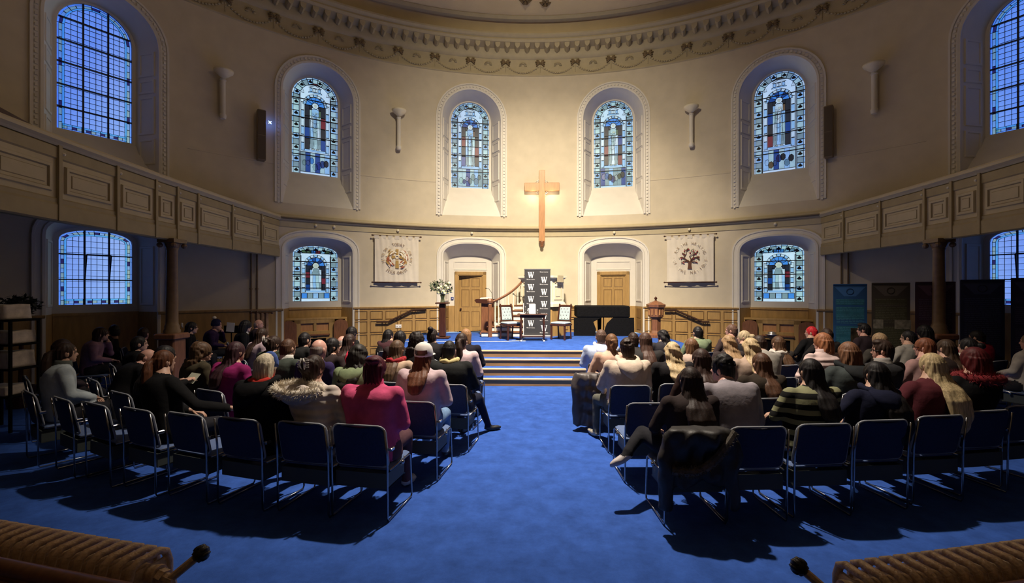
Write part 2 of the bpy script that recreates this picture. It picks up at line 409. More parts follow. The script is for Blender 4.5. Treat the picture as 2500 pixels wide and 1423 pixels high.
def leads(mb, poly, y, t=.008):
    cx = sum(p[0] for p in poly)/len(poly); cz = sum(p[1] for p in poly)/len(poly)
    def sc_(p, d):
        L = math.hypot(p[0]-cx, p[1]-cz); f = max(0, (L-d)/L) if L > 1e-6 else 1
        return (cx+(p[0]-cx)*f, cz+(p[1]-cz)*f)
    A = [sc_(p, -t*.4) for p in poly]; B = [sc_(p, t) for p in poly]
    mb.loft([(x, y-.012, z) for x, z in A], [(x, y-.012, z) for x, z in B], 0, True)
    mb.loft([(x, y-.012, z) for x, z in B], [(x, y+.006, z) for x, z in B], 0, True)
def clear_window(parent, out, y, cols=3, rows=6, sub=4, ncol=10, casement=False):
    hw = -out[0][0]; z0 = out[0][1]; z1 = max(p[1] for p in out); lead = MB(); bw = .125
    base = {}
    cw = (2*hw-2*bw)/ncol; rh = (z1-z0-bw)/(rows*sub)
    def inset(pl, d): return [(p[0]*(1-d/hw), p[1]-d*max(0, p[1]-out[2][1])/(z1-out[2][1])) for p in pl]
    inn = inset(out, bw)
    for i in range(ncol):
        for j in range(rows*sub):
            x = -hw+bw+i*cw; z = z0+bw+j*rh; q = [(x, z), (x, z+rh), (x+cw, z+rh), (x+cw, z)]
            if all(inside2(px, pz, inn) for px, pz in ((x+.004, z+.004), (x+.004, z+rh-.004), (x+cw-.004, z+rh-.004), (x+cw-.004, z+.004))):
                if 'm' not in base:
                    mb = MB(); mb.add([(-cw/2, 0, -rh/2), (-cw/2, 0, rh/2), (cw/2, 0, rh/2), (cw/2, 0, -rh/2)], [(0, 1, 2, 3)]); base['m'] = mesh('pane', mb, G_clear)
                link('pane', base['m'], parent, loc=(x+cw/2, y, z+rh/2)); leads(lead, q, y, .005)
            else:
                c = clip(q, inn)
                if len(c) > 2: pane(parent, c, y, G_clear, lead, .005)
    # border: pale outer strip, straw and plum squares, narrow teal inner strip
    O = resample(out, 44); O1, O2, O3 = inset(O, .035), inset(O, .088), inset(O, bw)
    for k in range(43):
        q = [O1[k], O1[k+1], O2[k+1], O2[k]]; pane(parent, q, y, (G_yel, G_pale, G_yel, G_plum, G_pale, G_yel)[k % 6], lead, .006)
        if k % 3 == 0:
            e = min(k+3, 43)
            for A, B, g in ((O, O1, G_mist), (O2, O3, G_teal)):
                pane(parent, [A[i] for i in range(k, e+1)]+[B[i] for i in range(e, k-1, -1)], y, g, lead, .003)
    nb = 14
    for za_, zb_, g in ((0, .03, (G_mist,)), (.03, .088, (G_yel, G_pale, G_plum)), (.088, bw, (G_teal,))):
        for k in range(nb):
            x0 = -hw+.09+(2*hw-.18)*k/nb; x1 = -hw+.09+(2*hw-.18)*(k+1)/nb
            if za_ == .03 or k % 2 == 0: pane(parent, [(x0, z0+za_), (x0, z0+zb_), (x1 if za_ == .03 else x1+(x1-x0), z0+zb_), (x1 if za_ == .03 else x1+(x1-x0), z0+za_)], y-.002, g[k % len(g)], lead, .004)
    tag(obj('leading', lead, M_lead, parent), kind='stuff')
    for i in range(1, cols):
        x = -hw+2*hw*i/cols; zt = max(z for (px, z) in out if abs(px-x) < .12)
        mb = MB(); mb.box(x-.014, x+.014, y-.03, y+.02, z0, zt-.01); obj('glazing_bar', mb, M_lead, parent)
    for j in range(1, rows):
        z = z0+(z1-z0)*j/rows; xs = hw if z < out[2][1] else max([px for px, pz in out if pz >= z-.02]+[.1])
        mb = MB(); mb.box(-xs, xs, y-.035, y+.02, z-.012, z+.012); obj('glazing_bar', mb, M_lead, parent)
    if casement:
        x = hw/3; zc0 = z0+(z1-z0)/3; zc1 = z0+2*(z1-z0)/3
        mb = MB()
        for p, q in (((-x, -.02, zc0), (-x, -.16, zc1)), ((x, -.02, zc0), (x, -.16, zc1)), ((-x, -.02, zc0), (x, -.02, zc0)), ((-x, -.16, zc1), (x, -.16, zc1))):
            mb.tube([(p[0], y+p[1], p[2]), (q[0], y+q[1], q[2])], .018, 4)
        obj('tilted_casement', mb, M_lead, parent)
def stained_window(parent, out, y, seed, seated=False):
    rnd = random.Random(seed); hw = -out[0][0]; z0 = out[0][1]; z1 = max(p[1] for p in out); lead = MB(); H_ = z1-z0
    mb = MB(); fill(mb, out, y+.03); obj('backing_glass', mb, G_white, parent)
    O = resample(out, 40 if not seated else 30); n = len(O); cx, czz = 0, z0+H_*.45
    def sh(p, d):
        f = 1-d/hw; zs_ = out[2][1]; return (p[0]*f, max(z0, p[1]-d*max(0, p[1]-zs_)/(z1-zs_)))
    A = O; B = [sh(p, .035) for p in O]; D = [sh(p, .20) for p in O]; E2 = [sh(p, .235) for p in O]
    for k in range(n-1):
        pane(parent, [A[k], A[k+1], B[k+1], B[k]], y, G_mist if k % 2 else G_white, lead, .006)
        pane(parent, [B[k], B[k+1], D[k+1], D[k]], y, (G_pale, G_pale, G_mist, G_grey)[(k*3) % 4], lead, .013)
        if k % 2 == 0:      # dark painted lozenge on the border pane
            c = [sum(p[i] for p in (B[k], B[k+1], D[k+1], D[k]))/4 for i in (0, 1)]; a = .045
            leads(lead, [(c[0]-a, c[1]), (c[0]-a*.4, c[1]+a*.35), (c[0], c[1]+a*1.1), (c[0]+a*.4, c[1]+a*.35), (c[0]+a, c[1]), (c[0]+a*.35, c[1]-a*.4), (c[0]-a*.35, c[1]-a*.4)], y-.004, .05)
    iw = hw-.235
    zb = z0+H_*.02; zp = z0+H_*(.235 if not seated else .16); zt = z0+H_*(.80 if not seated else .80)
    P = lambda pts, m: pane(parent, pts, y-.01, m, lead, .012)
    # columns of the painted niche
    for s in (-1, 1):
        k = 6
        for i in range(k):
            a = zp+(zt-.2-zp)*i/k; b = zp+(zt-.2-zp)*(i+1)/k
            P([(s*(iw-.10), a), (s*(iw-.10), b), (s*(iw-.015), b), (s*(iw-.015), a)], (G_mist, G_white)[i % 2])
    # niche arch
    ra = iw-.06; za = zt-.26; 
    for i in range(9):
        t0, t1 = PI*i/9, PI*(i+1)/9
        P([(-ra*math.cos(t0), za+ra*math.sin(t0)), (-ra*math.cos(t1), za+ra*math.sin(t1)), (-(ra-.075)*math.cos(t1), za+(ra-.075)*math.sin(t1)), (-(ra-.075)*math.cos(t0), za+(ra-.075)*math.sin(t0))], (G_mist, G_white)[i % 2])
    rb = ra-.08
    for i in range(6):
        t0, t1 = PI*i/6, PI*(i+1)/6
        P([(-.095*math.cos(t0), za+.095*math.sin(t0)), (-rb*math.cos(t0), za+rb*math.sin(t0)), (-rb*math.cos(t1), za+rb*math.sin(t1)), (-.095*math.cos(t1), za+.095*math.sin(t1))], (G_blue if seed % 2 else G_navy, G_blue)[i % 2])
    # dark ground either side of the figure
    bgc = [G_navy, G_black, G_red, G_black]
    for s in (-1, 1):
        for i in range(4):
            a = zp+.06+(za-zp-.06)*i/4; b = zp+.06+(za-zp-.06)*(i+1)/4
            P([(s*.155, a), (s*.155, b), (s*(iw-.11), b), (s*(iw-.11), a)], (bgc[(i+seed+(s > 0)) % 4] if i < 3 else G_black))
        P([(s*.095, za-.12), (s*.095, za), (s*.155, za), (s*.155, za-.12)], G_black)
        P([(s*.06, za-.05), (s*.095, za), (s*.095, za-.09)], G_black)
    P([(-iw+.1, zp), (-iw+.1, zp+.06), (iw-.1, zp+.06), (iw-.1, zp)], G_mist)
    y2 = y-.022
    Q = lambda pts, m, t=.006: pane(parent, pts, y2, m, lead, t)
    circ = lambda c, r, k=12, rz=None: [(c[0]-r*math.cos(2*PI*i/k), c[1]+(rz or r)*math.sin(2*PI*i/k)) for i in range(k)]
    robe = [G_white, G_mist, G_pale, G_grey]; ov = rnd.randint(0, 3)
    if not seated:
        hz = za+.0; Q(circ((0, hz), .092), G_white); 
        pane(parent, circ((0, hz-.005), .04, 10, .05), y2-.008, G_skin)
        zf = zp+.09; 
        Q([(-.05, hz-.09), (.05, hz-.09), (.10, hz-.13), (.10, hz-.32), (-.10, hz-.32), (-.10, hz-.13)], robe[ov])
        Q([(-.155, hz-.13), (-.10, hz-.13), (-.10, hz-.32), (-.155, hz-.32)], robe[(ov+1) % 4]); Q([(.155, hz-.13), (.155, hz-.32), (.10, hz-.32), (.10, hz-.13)], G_green if seed % 2 else G_brown)
        zs_ = [hz-.32, hz-.32-(hz-.32-zf)*.35, hz-.32-(hz-.32-zf)*.7, zf]
        for a, b, w0, w1 in zip(zs_, zs_[1:], (.155, .155, .155), (.155, .155, .155)):
            for i in range(3):
                f0, f1 = -1+2*i/3, -1+2*(i+1)/3
                Q([(f0*w0, a), (f1*w0, a), (f1*w1, b), (f0*w1, b)], (robe[(ov+i+int(a*7)) % 3] if not (i != 1 and b == zf) else G_grey))
        fl = MB(); rf = random.Random(seed)      # painted fold lines
        for k in range(9):
            x = -.13+.26*k/8; fl.tube([(x*.6, y2-.004, hz-.16-.1*rf.random()), (x+.04*rf.uniform(-1, 1), y2-.004, hz-.45), (x*1.1+.03*rf.uniform(-1, 1), y2-.004, zf+.05+.1*rf.random())], [.002, .007, .003], 4)
        for k in range(5): z = hz-.22-.13*k; fl.tube([(-.12, y2-.004, z), (-.02, y2-.004, z-.06), (.10, y2-.004, z+.03*rf.uniform(-1, 1))], [.002, .007, .002], 4)
        obj('painted_folds', fl, M_lead, parent)
        for s in (-1, 1): Q([(s*.02, zf), (s*.09, zf), (s*.12, zf-.04), (s*.03, zf-.045)], G_skin)
        pane(parent, circ((.02, hz-.22), .05, 8, .03), y2-.01, G_skin)
    else:
        hz = za+.0; Q(circ((0, hz), .092), G_skin); pane(parent, circ((0, hz-.02), .045, 10, .06), y2-.008, G_white)
        Q([(-.07, hz-.09), (.07, hz-.09), (.12, hz-.28), (-.12, hz-.28)], G_grey)
        Q([(.06, hz-.16), (.2, hz-.14), (.19, hz-.27), (.08, hz-.27)], G_white); Q([(-.2, hz-.1), (-.12, hz-.08), (-.10, hz-.24), (-.18, hz-.26)], G_mist)
        for i in range(4):
            f0, f1 = -.16+.32*i/4, -.16+.32*(i+1)/4
            Q([(f0, hz-.28), (f1, hz-.28), (f1*1.05, hz-.5), (f0*1.05, hz-.5)], robe[(ov+i) % 3]); Q([(f0*1.05, hz-.5), (f1*1.05, hz-.5), (f1*1.2+.02, zp+.09), (f0*1.2+.02, zp+.09)], robe[(ov+i+1) % 4])
    # pediment over the niche
    zq = za+ra+.03; hp = min(.16, z1-.24-zq) if not seated else .0
    if not seated:
        for s in (-1, 1):
            P([(0, zq+.04), (s*.06, zq+.04), (s*.06, zq+.15), (0, zq+.15)], G_white); P([(s*.08, zq+.04), (s*.15, zq+.04), (s*.15, zq+.15), (s*.08, zq+.15)], G_mist)
            P([(s*(iw-.1), zq-.04), (s*(iw-.02), zq-.04), (s*(iw-.05), zq+.12)], G_white)
        P([(-.19, zq+.16), (.19, zq+.16), (0, zq+.25)], G_white); P([(-.2, zq), (.2, zq), (.17, zq+.035), (-.17, zq+.035)], G_mist)
        P([(-.24, zq+.20), (-.05, zq+.30), (.05, zq+.30), (.24, zq+.20), (0, zq+.27)], G_red if seed % 2 else G_brown)
        # little scene below
        for i in range(7):
            c = (-iw+.10+(2*iw-.2)*i/6*1.0, zb+.12+.25*rnd.random()); r = .055+.03*rnd.random()
            Q(circ(c, r, 7, r*1.5), rnd.choice([G_white, G_black, G_green, G_blue, G_grey, G_brown, G_navy, G_pale]))
        for i in range(6):
            a = -iw+2*iw*i/6; P([(a, zb), (a, zp-.03), (a+2*iw/6, zp-.03), (a+2*iw/6, zb)], rnd.choice([G_navy, G_grey, G_pale, G_mist]))
    else:
        for i in range(5):
            a = -iw+2*iw*i/5; P([(a, zb+.05), (a, zp-.02), (a+2*iw/5, zp-.02), (a+2*iw/5, zb+.05)], (G_blue, G_grey, G_mist, G_grey, G_blue)[i])
        for i in range(6):
            a = -iw+2*iw*i/6; P([(a, zq), (a, zq+.1), (a+2*iw/6, zq+.1), (a+2*iw/6, zq)], rnd.choice([G_mist, G_blue, G_green, G_red]))
    tag(obj('leading', lead, M_lead, parent), kind='stuff')
    nbar = 5 if not seated else 4
    for j in range(1, nbar):
        z = z0+H_*.95*j/nbar; mb = MB(); mb.box(-hw, hw, y-.05, y-.03, z-.013, z+.013); obj('saddle_bar', mb, M_lead, parent)
    for s in (-1, 1):
        mb = MB(); mb.box(s*(hw-.218)-.010, s*(hw-.218)+.010, y-.045, y-.02, z0, z0+H_*.82); obj('glazing_bar', mb, M_lead, parent)
wi = 0
for bi, ph in enumerate(BAYS):
    # upper window
    wi += 1; W = tag(empty('window_%d' % wi, M=bay(ph)), kind='structure')
    clear = bi in (0, 5)
    W['label'] = ('tall round-headed window of clear leaded squares, %s side' % ('left' if bi == 0 else 'right')) if clear else ('tall round-headed stained glass window with standing saint, %s of four' % ('first', 'second', 'third', 'fourth')[bi-1])
    architrave(UP, W); reveal(UP, UPI, .6, W)
    zz = ((4.95, 5.55), (5.65, 6.55), (6.62, 6.95), (7.02, 7.6)); reveal_panels(UP, UPI, .6, W, zz)
    mb = MB(); frame_between(mb, offset(UPI, .04), GU, .6, .66); obj('window_frame', mb, M_white, W, 'auto')
    if clear: clear_window(W, GU, .64)
    else: stained_window(W, GU, .64, bi+2)
    if bi in (2, 3): continue
    wi += 1; W = tag(empty('window_%d' % wi, M=bay(ph)), kind='structure')
    W['label'] = ('low arched window of clear leaded squares under the %s gallery' % ('left' if bi == 0 else 'right')) if clear else ('low arched stained glass window with seated figure, %s of the doors' % ('left' if bi == 1 else 'right'))
    architrave(LO, W, False)
    lo_hi = LO[1:-1]; inn = [LOI[0]]+LOI[2:-2]+[LOI[-1]]; inn = LOI
    o_ = resample(lo_hi, 120); i_ = resample(LOI, 120); reveal(o_, i_, .52, W, low=True)
    reveal_panels(lo_hi, LOI, .52, W, ((1.62, 3.02),))
    mb = MB(); frame_between(mb, offset(LOI, .04), GL, .52, .58); obj('window_frame', mb, M_white, W, 'auto')
    mb = MB()
    for s in (-1, 1): a = face3((s*.925, 0)); mb.add([(a[0], a[1], 0), (s*.72, .52, 0), (s*.72, .52, 1.47), (a[0], a[1], 1.47)], [(0, 1, 2, 3)])
    mb.box(-.72, .72, .50, .54, 0, 1.47); mb.box(-.73, .73, .47, .53, 1.42, 1.48)
    obj('recess_dado', mb, M_oak, W)
    if clear: clear_window(W, GL, .56, 3, 3, 4, 10, True)
    else: stained_window(W, GL, .56, bi+11, True)
for di, ph in enumerate((BAYS[2], BAYS[3])):
    D = tag(empty('door_%d' % (di+1), M=bay(ph)), 'oak panelled door in a white arched recess, %s of the pulpit' % ('left' if di == 0 else 'right'), kind='structure')
    architrave(DO, D, False)
    o_ = resample(DO[1:-1], 120); i_ = resample(DOI, 120); reveal(o_, i_, .52, D, low=True); reveal_panels(DO[1:-1], DOI, .52, D, ((1.62, 2.95),))
    mb = MB(); arch = [p for p in offset(DOI, .04) if p[1] > 2.52]
    for s in (-1, 1): mb.add([(s*.76, .52, .6), (s*.41, .52, .6), (s*.41, .52, 2.5), (s*.76, .52, 2.5)], [(0, 1, 2, 3)])
    fill(mb, [(-.76, 2.5)]+arch+[(.76, 2.5)], .52); o = obj('recess_back', mb, M_white, D)
    mb = MB(); mb.box(-.44, .44, .58, 1.5, .58, 2.56); mb.f.pop(2); mb.m.pop(); mb.loft([(-.44, .58, .58), (-.44, .58, 2.56), (.44, .58, 2.56), (.44, .58, .58)], [(-.41, .52, .6), (-.41, .52, 2.5), (.41, .52, 2.5), (.41, .52, .6)], 0, True); obj('passage', mb, M_tdark, D)
    mb = MB()
    for z0, z1, x in ((2.68, 2.96, .56),):
        a = [(-x, z0), (-x, z1), (x, z1), (x, z0)]; b = [(-x+.03, z0+.03), (-x+.03, z1-.03), (x-.03, z1-.03), (x-.03, z0+.03)]
        mb.loft([(p[0], .50, p[1]) for p in a], [(p[0], .505, p[1]) for p in b], 0, True); mb.loft([(p[0], .52, p[1]) for p in a], [(p[0], .50, p[1]) for p in a], 0, True); mb.loft([(p[0], .505, p[1]) for p in b], [(p[0], .515, p[1]) for p in b], 0, True)
    obj('overdoor_panel', mb, M_white, D)
    for s in (-1, 1):
        a = face3((s*.925, 0)); mb = MB(); mb.add([(a[0], a[1], .6), (s*.72, .52, .6), (s*.72, .52, 1.47), (a[0], a[1], 1.47)], [(0, 1, 2, 3)])
        mb.box(min(s*.72, s*.52), max(s*.72, s*.52), .49, .53, .6, 1.47)
        obj('recess_dado', mb, M_oak, D)
        for z0, z1 in ((.72, 1.05), (1.1, 1.4)):
            mb = MB(); q = [Vector((a[0], a[1], 0)).lerp(Vector((s*.72, .52, 0)), t)-Vector((s*.012, .012, 0)) for t in (.25, .8)]
            mb.add([(q[0].x, q[0].y, z0), (q[1].x, q[1].y, z0), (q[1].x, q[1].y, z1), (q[0].x, q[0].y, z1)], [(0, 1, 2, 3)]); obj('panel', mb, M_oakd, D)
    mb = MB()
    for x0, x1, z0, z1 in ((-.53, -.41, .6, 2.62), (.41, .53, .6, 2.62), (-.53, .53, 2.5, 2.62)): mb.bbox(x0, x1, .44, .53, z0, z1, .012)
    mb.box(-.41, -.385, .47, .56, .6, 2.5); mb.box(.385, .41, .47, .56, .6, 2.5); mb.box(-.41, .41, .47, .56, 2.475, 2.5)
    obj('casing', mb, M_oak, D)
    leaf = empty('door_leaf', D, loc=(.385, .50, 0), rz=R_(0 if di else -11))
    mb = MB(); mb.box(-.77, 0, 0, .03, .61, 2.475); lf = obj('door_board', mb, M_oak, leaf)
    for x0, x1 in ((-.70, -.42), (-.35, -.07)):
        for z0, z1 in ((.75, 1.28), (1.42, 2.02), (2.1, 2.4)):
            mb = MB(); a = [(x0, z0), (x0, z1), (x1, z1), (x1, z0)]; b = [(x0+.025, z0+.025), (x0+.025, z1-.025), (x1-.025, z1-.025), (x1-.025, z0+.025)]
            mb.loft([(p[0], -.004, p[1]) for p in a], [(p[0], -.001, p[1]) for p in b], 0, True); mb.add([(p[0], -.002, p[1]) for p in b], [(0, 1, 2, 3)])
            mb.m = [0]*4+[1]; obj('panel', mb, [M_oakd, M_oak], leaf)
    mb = MB(); mb.ell((-.71, -.05, 1.36), (.035, .03, .035)); mb.tube([(-.71, 0, 1.36), (-.71, -.04, 1.36)], .012)
    obj('knob', mb, M_dark, leaf, True)
# ------------------------------------------------------------------ panelled dado
def dado(n, p0, p1, z0, panels=True):
    mb = MB(); mb.lathe([(RW, z0), (RW-.03, z0), (RW-.03, 1.40), (RW-.07, 1.43), (RW-.08, 1.47), (RW, 1.48)], max(4, int((p1-p0)/1.5)), 0, T, R_(90-p1), R_(90-p0))
    d = tag(obj('trim_%d' % n, mb, M_oak, smooth='auto'), kind='structure')
    d['label'] = 'oak dado %s' % ('panelling with moulded rail' if panels else 'boarding with moulded rail')
    if not panels: return d
    w_ = R_(p1-p0)*RW; k = max(1, round(w_/.49)); rows = [(1.10, 1.36), (.70, 1.05), (.28, .65), (.02, .23)]
    for i in range(k):
        for a, b in rows:
            a = max(a, z0+.04)
            if b-a < .1: continue
            hwid = w_/k/2-.04; Mx = bay(p0+(p1-p0)*(i+.5)/k, RW-.03)
            mb = MB(); q = lambda ins, y: [(-hwid+ins, y, a+ins), (-hwid+ins, y, b-ins), (hwid-ins, y, b-ins), (hwid-ins, y, a+ins)]
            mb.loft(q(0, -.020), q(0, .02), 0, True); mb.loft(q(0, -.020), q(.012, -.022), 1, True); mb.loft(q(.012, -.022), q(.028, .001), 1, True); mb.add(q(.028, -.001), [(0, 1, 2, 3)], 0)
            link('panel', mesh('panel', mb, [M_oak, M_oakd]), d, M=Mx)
    return d
dn = 5
for p0, p1, z0, pn in ((-29.8, -16.2, 0, True), (16.2, 29.8, 0, True), (-6.8, 6.8, .6, True), (-52.9, -39.2, 0, False), (39.2, 52.9, 0, False), (-105, -62.3, 0, False), (62.3, 105, 0, False), (105, 255, 0, False)):
    dado(dn, p0, p1, z0, pn); dn += 1
# ------------------------------------------------------------------ galleries on either side
def gal_x(Y):
    pts = [(-3, 4.0), (-1, 5.05), (1, 5.75), (2, 6.1), (4, 6.6), (6, 6.9), (8, 7.12), (10, 7.25), (12.25, 7.32)]
    for (a, xa), (b, xb) in zip(pts, pts[1:]):
        if Y <= b: t = (Y-a)/(b-a); t = max(0, t); return xa+(xb-xa)*t
    return pts[-1][1]
SEAMS = [-3, -2, -.9, .1, 1.0, 2.0, 3.0, 4.0, 4.95, 5.93, 6.92, 7.78, 8.33, 8.92, 10.1, 11.3, 12.2]
M_gal = mat('gallery_paint', (.47, .40, .25), .65, var=.06, vs=5)
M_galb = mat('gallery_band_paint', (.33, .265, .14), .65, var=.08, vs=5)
for sx, side in ((-1, 'left'), (1, 'right')):
    G = tag(empty('gallery'), 'cream panelled balcony front on the %s side over the seats' % side, 'gallery', 'galleries on either side')
    ys = [-3+15.2*i/60 for i in range(61)]
    def strip(mb, prof, m=0):      # profile (outwards-into-room offset, z)
        prev = None
        for d, z in prof:
            cur = [(sx*(gal_x(y)-d), y, z) for y in ys]
            if prev: mb.loft(prev, cur, m)
            prev = cur
    mb = MB(); strip(mb, [(0, 3.22), (0, 3.74)]); obj('panel_band', mb, M_gal, G, 'auto')
    mb = MB(); strip(mb, [(-.22, 2.92), (.0, 2.90), (.03, 2.92), (.03, 3.12), (.015, 3.15), (.02, 3.20), (.0, 3.22)]); strip(mb, [(0, 3.74), (.02, 3.76), (.02, 3.90), (0, 3.92)]); obj('band', mb, M_galb, G, 'auto')
    mb = MB(); strip(mb, [(-.25, 3.99), (-.25, 4.05), (.07, 4.05), (.09, 4.02), (.09, 3.98), (.05, 3.95), (.02, 3.92)]); obj('parapet_rail', mb, M_trim, G, 'auto')
    mb = MB(); strip(mb, [(-.25, 4.05), (-.25, 3.0), (-.22, 2.92)]); obj('parapet_back', mb, M_trim, G, 'auto')
    # deck with soffit out to the wall
    def out_pt(y):
        return sx*(math.sqrt(max(.1, (RW-.01)**2-(y-YC)**2)))
    mb = MB(); A = [(sx*(gal_x(y)+.2), y, 3.36) for y in ys]; B = [(max(abs(out_pt(y)), gal_x(y)+.25)*sx, y, 3.50) for y in ys]
    A1 = [(p[0], p[1], 3.02) for p in A]; mb.loft(A1, A); mb.loft(A, B); A2 = [(p[0], p[1], 3.55) for p in A]; B2 = [(p[0], p[1], 3.75) for p in B]; mb.loft(A2, B2); mb.loft(B, B2)
    obj('soffit', mb, M_trim, G, 'auto')
    mb = MB()
    for d in (-.75, -.95): prev = None; strip(mb, [(d, 3.42), (d, 3.36), (d-.06, 3.36), (d-.06, 3.42)])
    obj('soffit_moulding', mb, M_trim, G, 'auto')
    for k, (a, b) in enumerate(zip(SEAMS, SEAMS[1:])):
        p, q = Vector((sx*gal_x(a), a, 0)), Vector((sx*gal_x(b), b, 0)); L = (q-p).length; t = (q-p)/L
        n = Vector((-sx*abs(t.y), sx*t.x*sx*0 + (t.x*sx*sx if False else 0), 0)); n = Vector((-t.y, t.x, 0)); n = n if n.x*sx < 0 else -n
        mb = MB(); c = p+n*.01; mb.box(-.025, .025, -.02, .035, 2.91, 3.93, 0, Matrix.Translation(c) @ Matrix(((t.x, n.x, 0, 0), (t.y, n.y, 0, 0), (0, 0, 1, 0), (0, 0, 0, 1)))); obj('stile', mb, M_galb, G)
        mb = MB()
        def q4(ins, l, z0=3.29, z1=3.67):
            o = []
            for s_, z in ((.10+ins, z0+ins), (.10+ins, z1-ins), (L-.10-ins, z1-ins), (L-.10-ins, z0+ins)):
                v = p+t*s_+n*l; o.append((v.x, v.y, z))
            return o
        if L > .4:
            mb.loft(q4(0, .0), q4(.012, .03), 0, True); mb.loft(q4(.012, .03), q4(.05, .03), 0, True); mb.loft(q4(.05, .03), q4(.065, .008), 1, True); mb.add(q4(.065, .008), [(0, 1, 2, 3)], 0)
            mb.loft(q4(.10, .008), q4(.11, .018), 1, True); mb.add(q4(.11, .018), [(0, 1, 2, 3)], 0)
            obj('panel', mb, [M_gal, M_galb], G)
        mb = MB(); v = p+t*.06+n*.03; mb.ell((v.x, v.y, 3.83), (.025, .025, .025), 6, 4); obj('light_stud', mb, M_cream, G)
    # high dark pew end showing above the rail
    if sx < 0:
        mb = MB(); mb.prism([(3.9, 3.7), (3.9, 4.42), (5.6, 4.40), (6.3, 4.24), (6.9, 4.12), (7.4, 3.7)], 0, .06, 0, Matrix(((0, 1, 0, -7.5), (1, 0, 0, 0), (0, 0, 1, 0), (0, 0, 0, 1))))
        tag(obj('pew_back', mb, M_dark), 'dark curved pew back rising above the left balcony rail', 'pew')
    # cast iron column and its panelled pedestal
    Y = 8.25 if sx < 0 else 8.65; X = sx*(gal_x(Y)+.02)
    CO = tag(empty('column', loc=(X, Y, 0)), 'brown painted cast iron column under the %s gallery' % side, 'column')
    mb = MB(); mb.lathe([(.135, 1.17), (.135, 1.22), (.115, 1.26), (.12, 1.30), (.10, 1.34), (.098, 1.4), (.088, 2.72), (.10, 2.74), (.09, 2.77)], 20); obj('shaft', mb, M_iron, CO, True)
    mb = MB(); mb.lathe([(.09, 2.75), (.11, 2.78), (.13, 2.84), (.15, 2.86)], 16); mb.box(-.16, .16, -.16, .16, 2.86, 2.93)
    for a in (-1, 1):
        for b in (-1, 1): mb.ell((a*.13, b*.13, 2.81), (.05, .05, .05), 8, 6)
    obj('capital', mb, M_iron, CO)
    mb = MB(); mb.bbox(-.19, .19, -.19, .19, 0, .12, .02); mb.bbox(-.155, .155, -.155, .155, .12, 1.08, .03); mb.bbox(-.2, .2, -.2, .2, 1.06, 1.17, .02); obj('pedestal', mb, M_mid, CO)
    # heating pipes by the gallery end
    for k, ph in enumerate((-43.1, -42.4) if sx < 0 else (41.9, 42.6)):
        mb = MB(); mb.tube([(0, -.06, .05), (0, -.06, 3.4)], .022, 8); mb.box(-.03, .03, -.06, 0, 2.0, 2.04); mb.box(-.03, .03, -.06, 0, .9, .94)
        tag(obj('pipe', mb, M_iron, None, 'auto', M=bay(ph)), 'brown heating pipe rising up the wall by the %s gallery, %s of the pair' % (side, ('outer', 'inner')[k] if sx < 0 else ('inner', 'outer')[k]), 'pipe')
# ------------------------------------------------------------------ platform and steps
SZ = .62; SX0, SX1, SY = -3.85, 3.55, 10.2
ST = tag(empty('stage', loc=(0, 0, 0)), 'blue carpeted platform with four wood-edged steps before the pulpit', 'stage')
mb = MB(); pts = [(SX0, SY), (SX1, SY)]; arc = []
for i in range(25):
    ph = 17.8-35.6*i/24-.5; arc.append((RW*math.sin(R_(ph))*.999, YC+RW*.999*math.cos(R_(ph))))
arc = [(SX1, arc[0][1])]+arc+[(SX0, arc[-1][1])]
pl = pts+arc
mb.add([(x, y, SZ) for x, y in pl]+[(x, y, 0) for x, y in pl], [tuple(range(len(pl)))]+[(i, len(pl)+i, len(pl)+(i+1) % len(pl), (i+1) % len(pl)) for i in range(len(pl))])
obj('platform', mb, M_carpet, ST)
for s, x in ((-1, SX0), (1, SX1)):
    mb = MB(); mb.box(x-.02, x+.02, SY-.02, arc[0][1], 0, SZ-.03); obj('side_board', mb, M_oak, ST)
for k in range(4):
    z = SZ-.155*k; y = SY-.30*k
    mb = MB(); mb.box(SX0, SX1, y-.012, y+.01, z-.155, z-.03); obj('riser', mb, mat('step_oak', (.30, .17, .07), .45, var=.2, vs=4, stretch=(.4, 3, 3)), ST)
    mb = MB(); mb.bbox(SX0, SX1, y-.035, y+.03, z-.032, z+.004, .008); obj('nosing', mb, mat('nosing_oak', (.62, .42, .20), .35, var=.1, vs=4), ST)
    if k: mb = MB(); mb.box(SX0, SX1, y, y+.30, z-.03, z); obj('tread', mb, M_carpet, ST)
mb = MB(); p = [pix(930, 834, z=SZ), pix(1100, 834.5, z=SZ), pix(1230, 834.5, z=SZ), pix(1262, 832.5, z=SZ), pix(1283, 833, z=SZ)]
mb.tube([(q.x, q.y, SZ+.012) for q in p], .010, 6); tag(obj('cable', mb, mat('white_cable', (.8, .8, .8), .5), None, True), 'white cable running across the platform carpet to the table', 'cable')
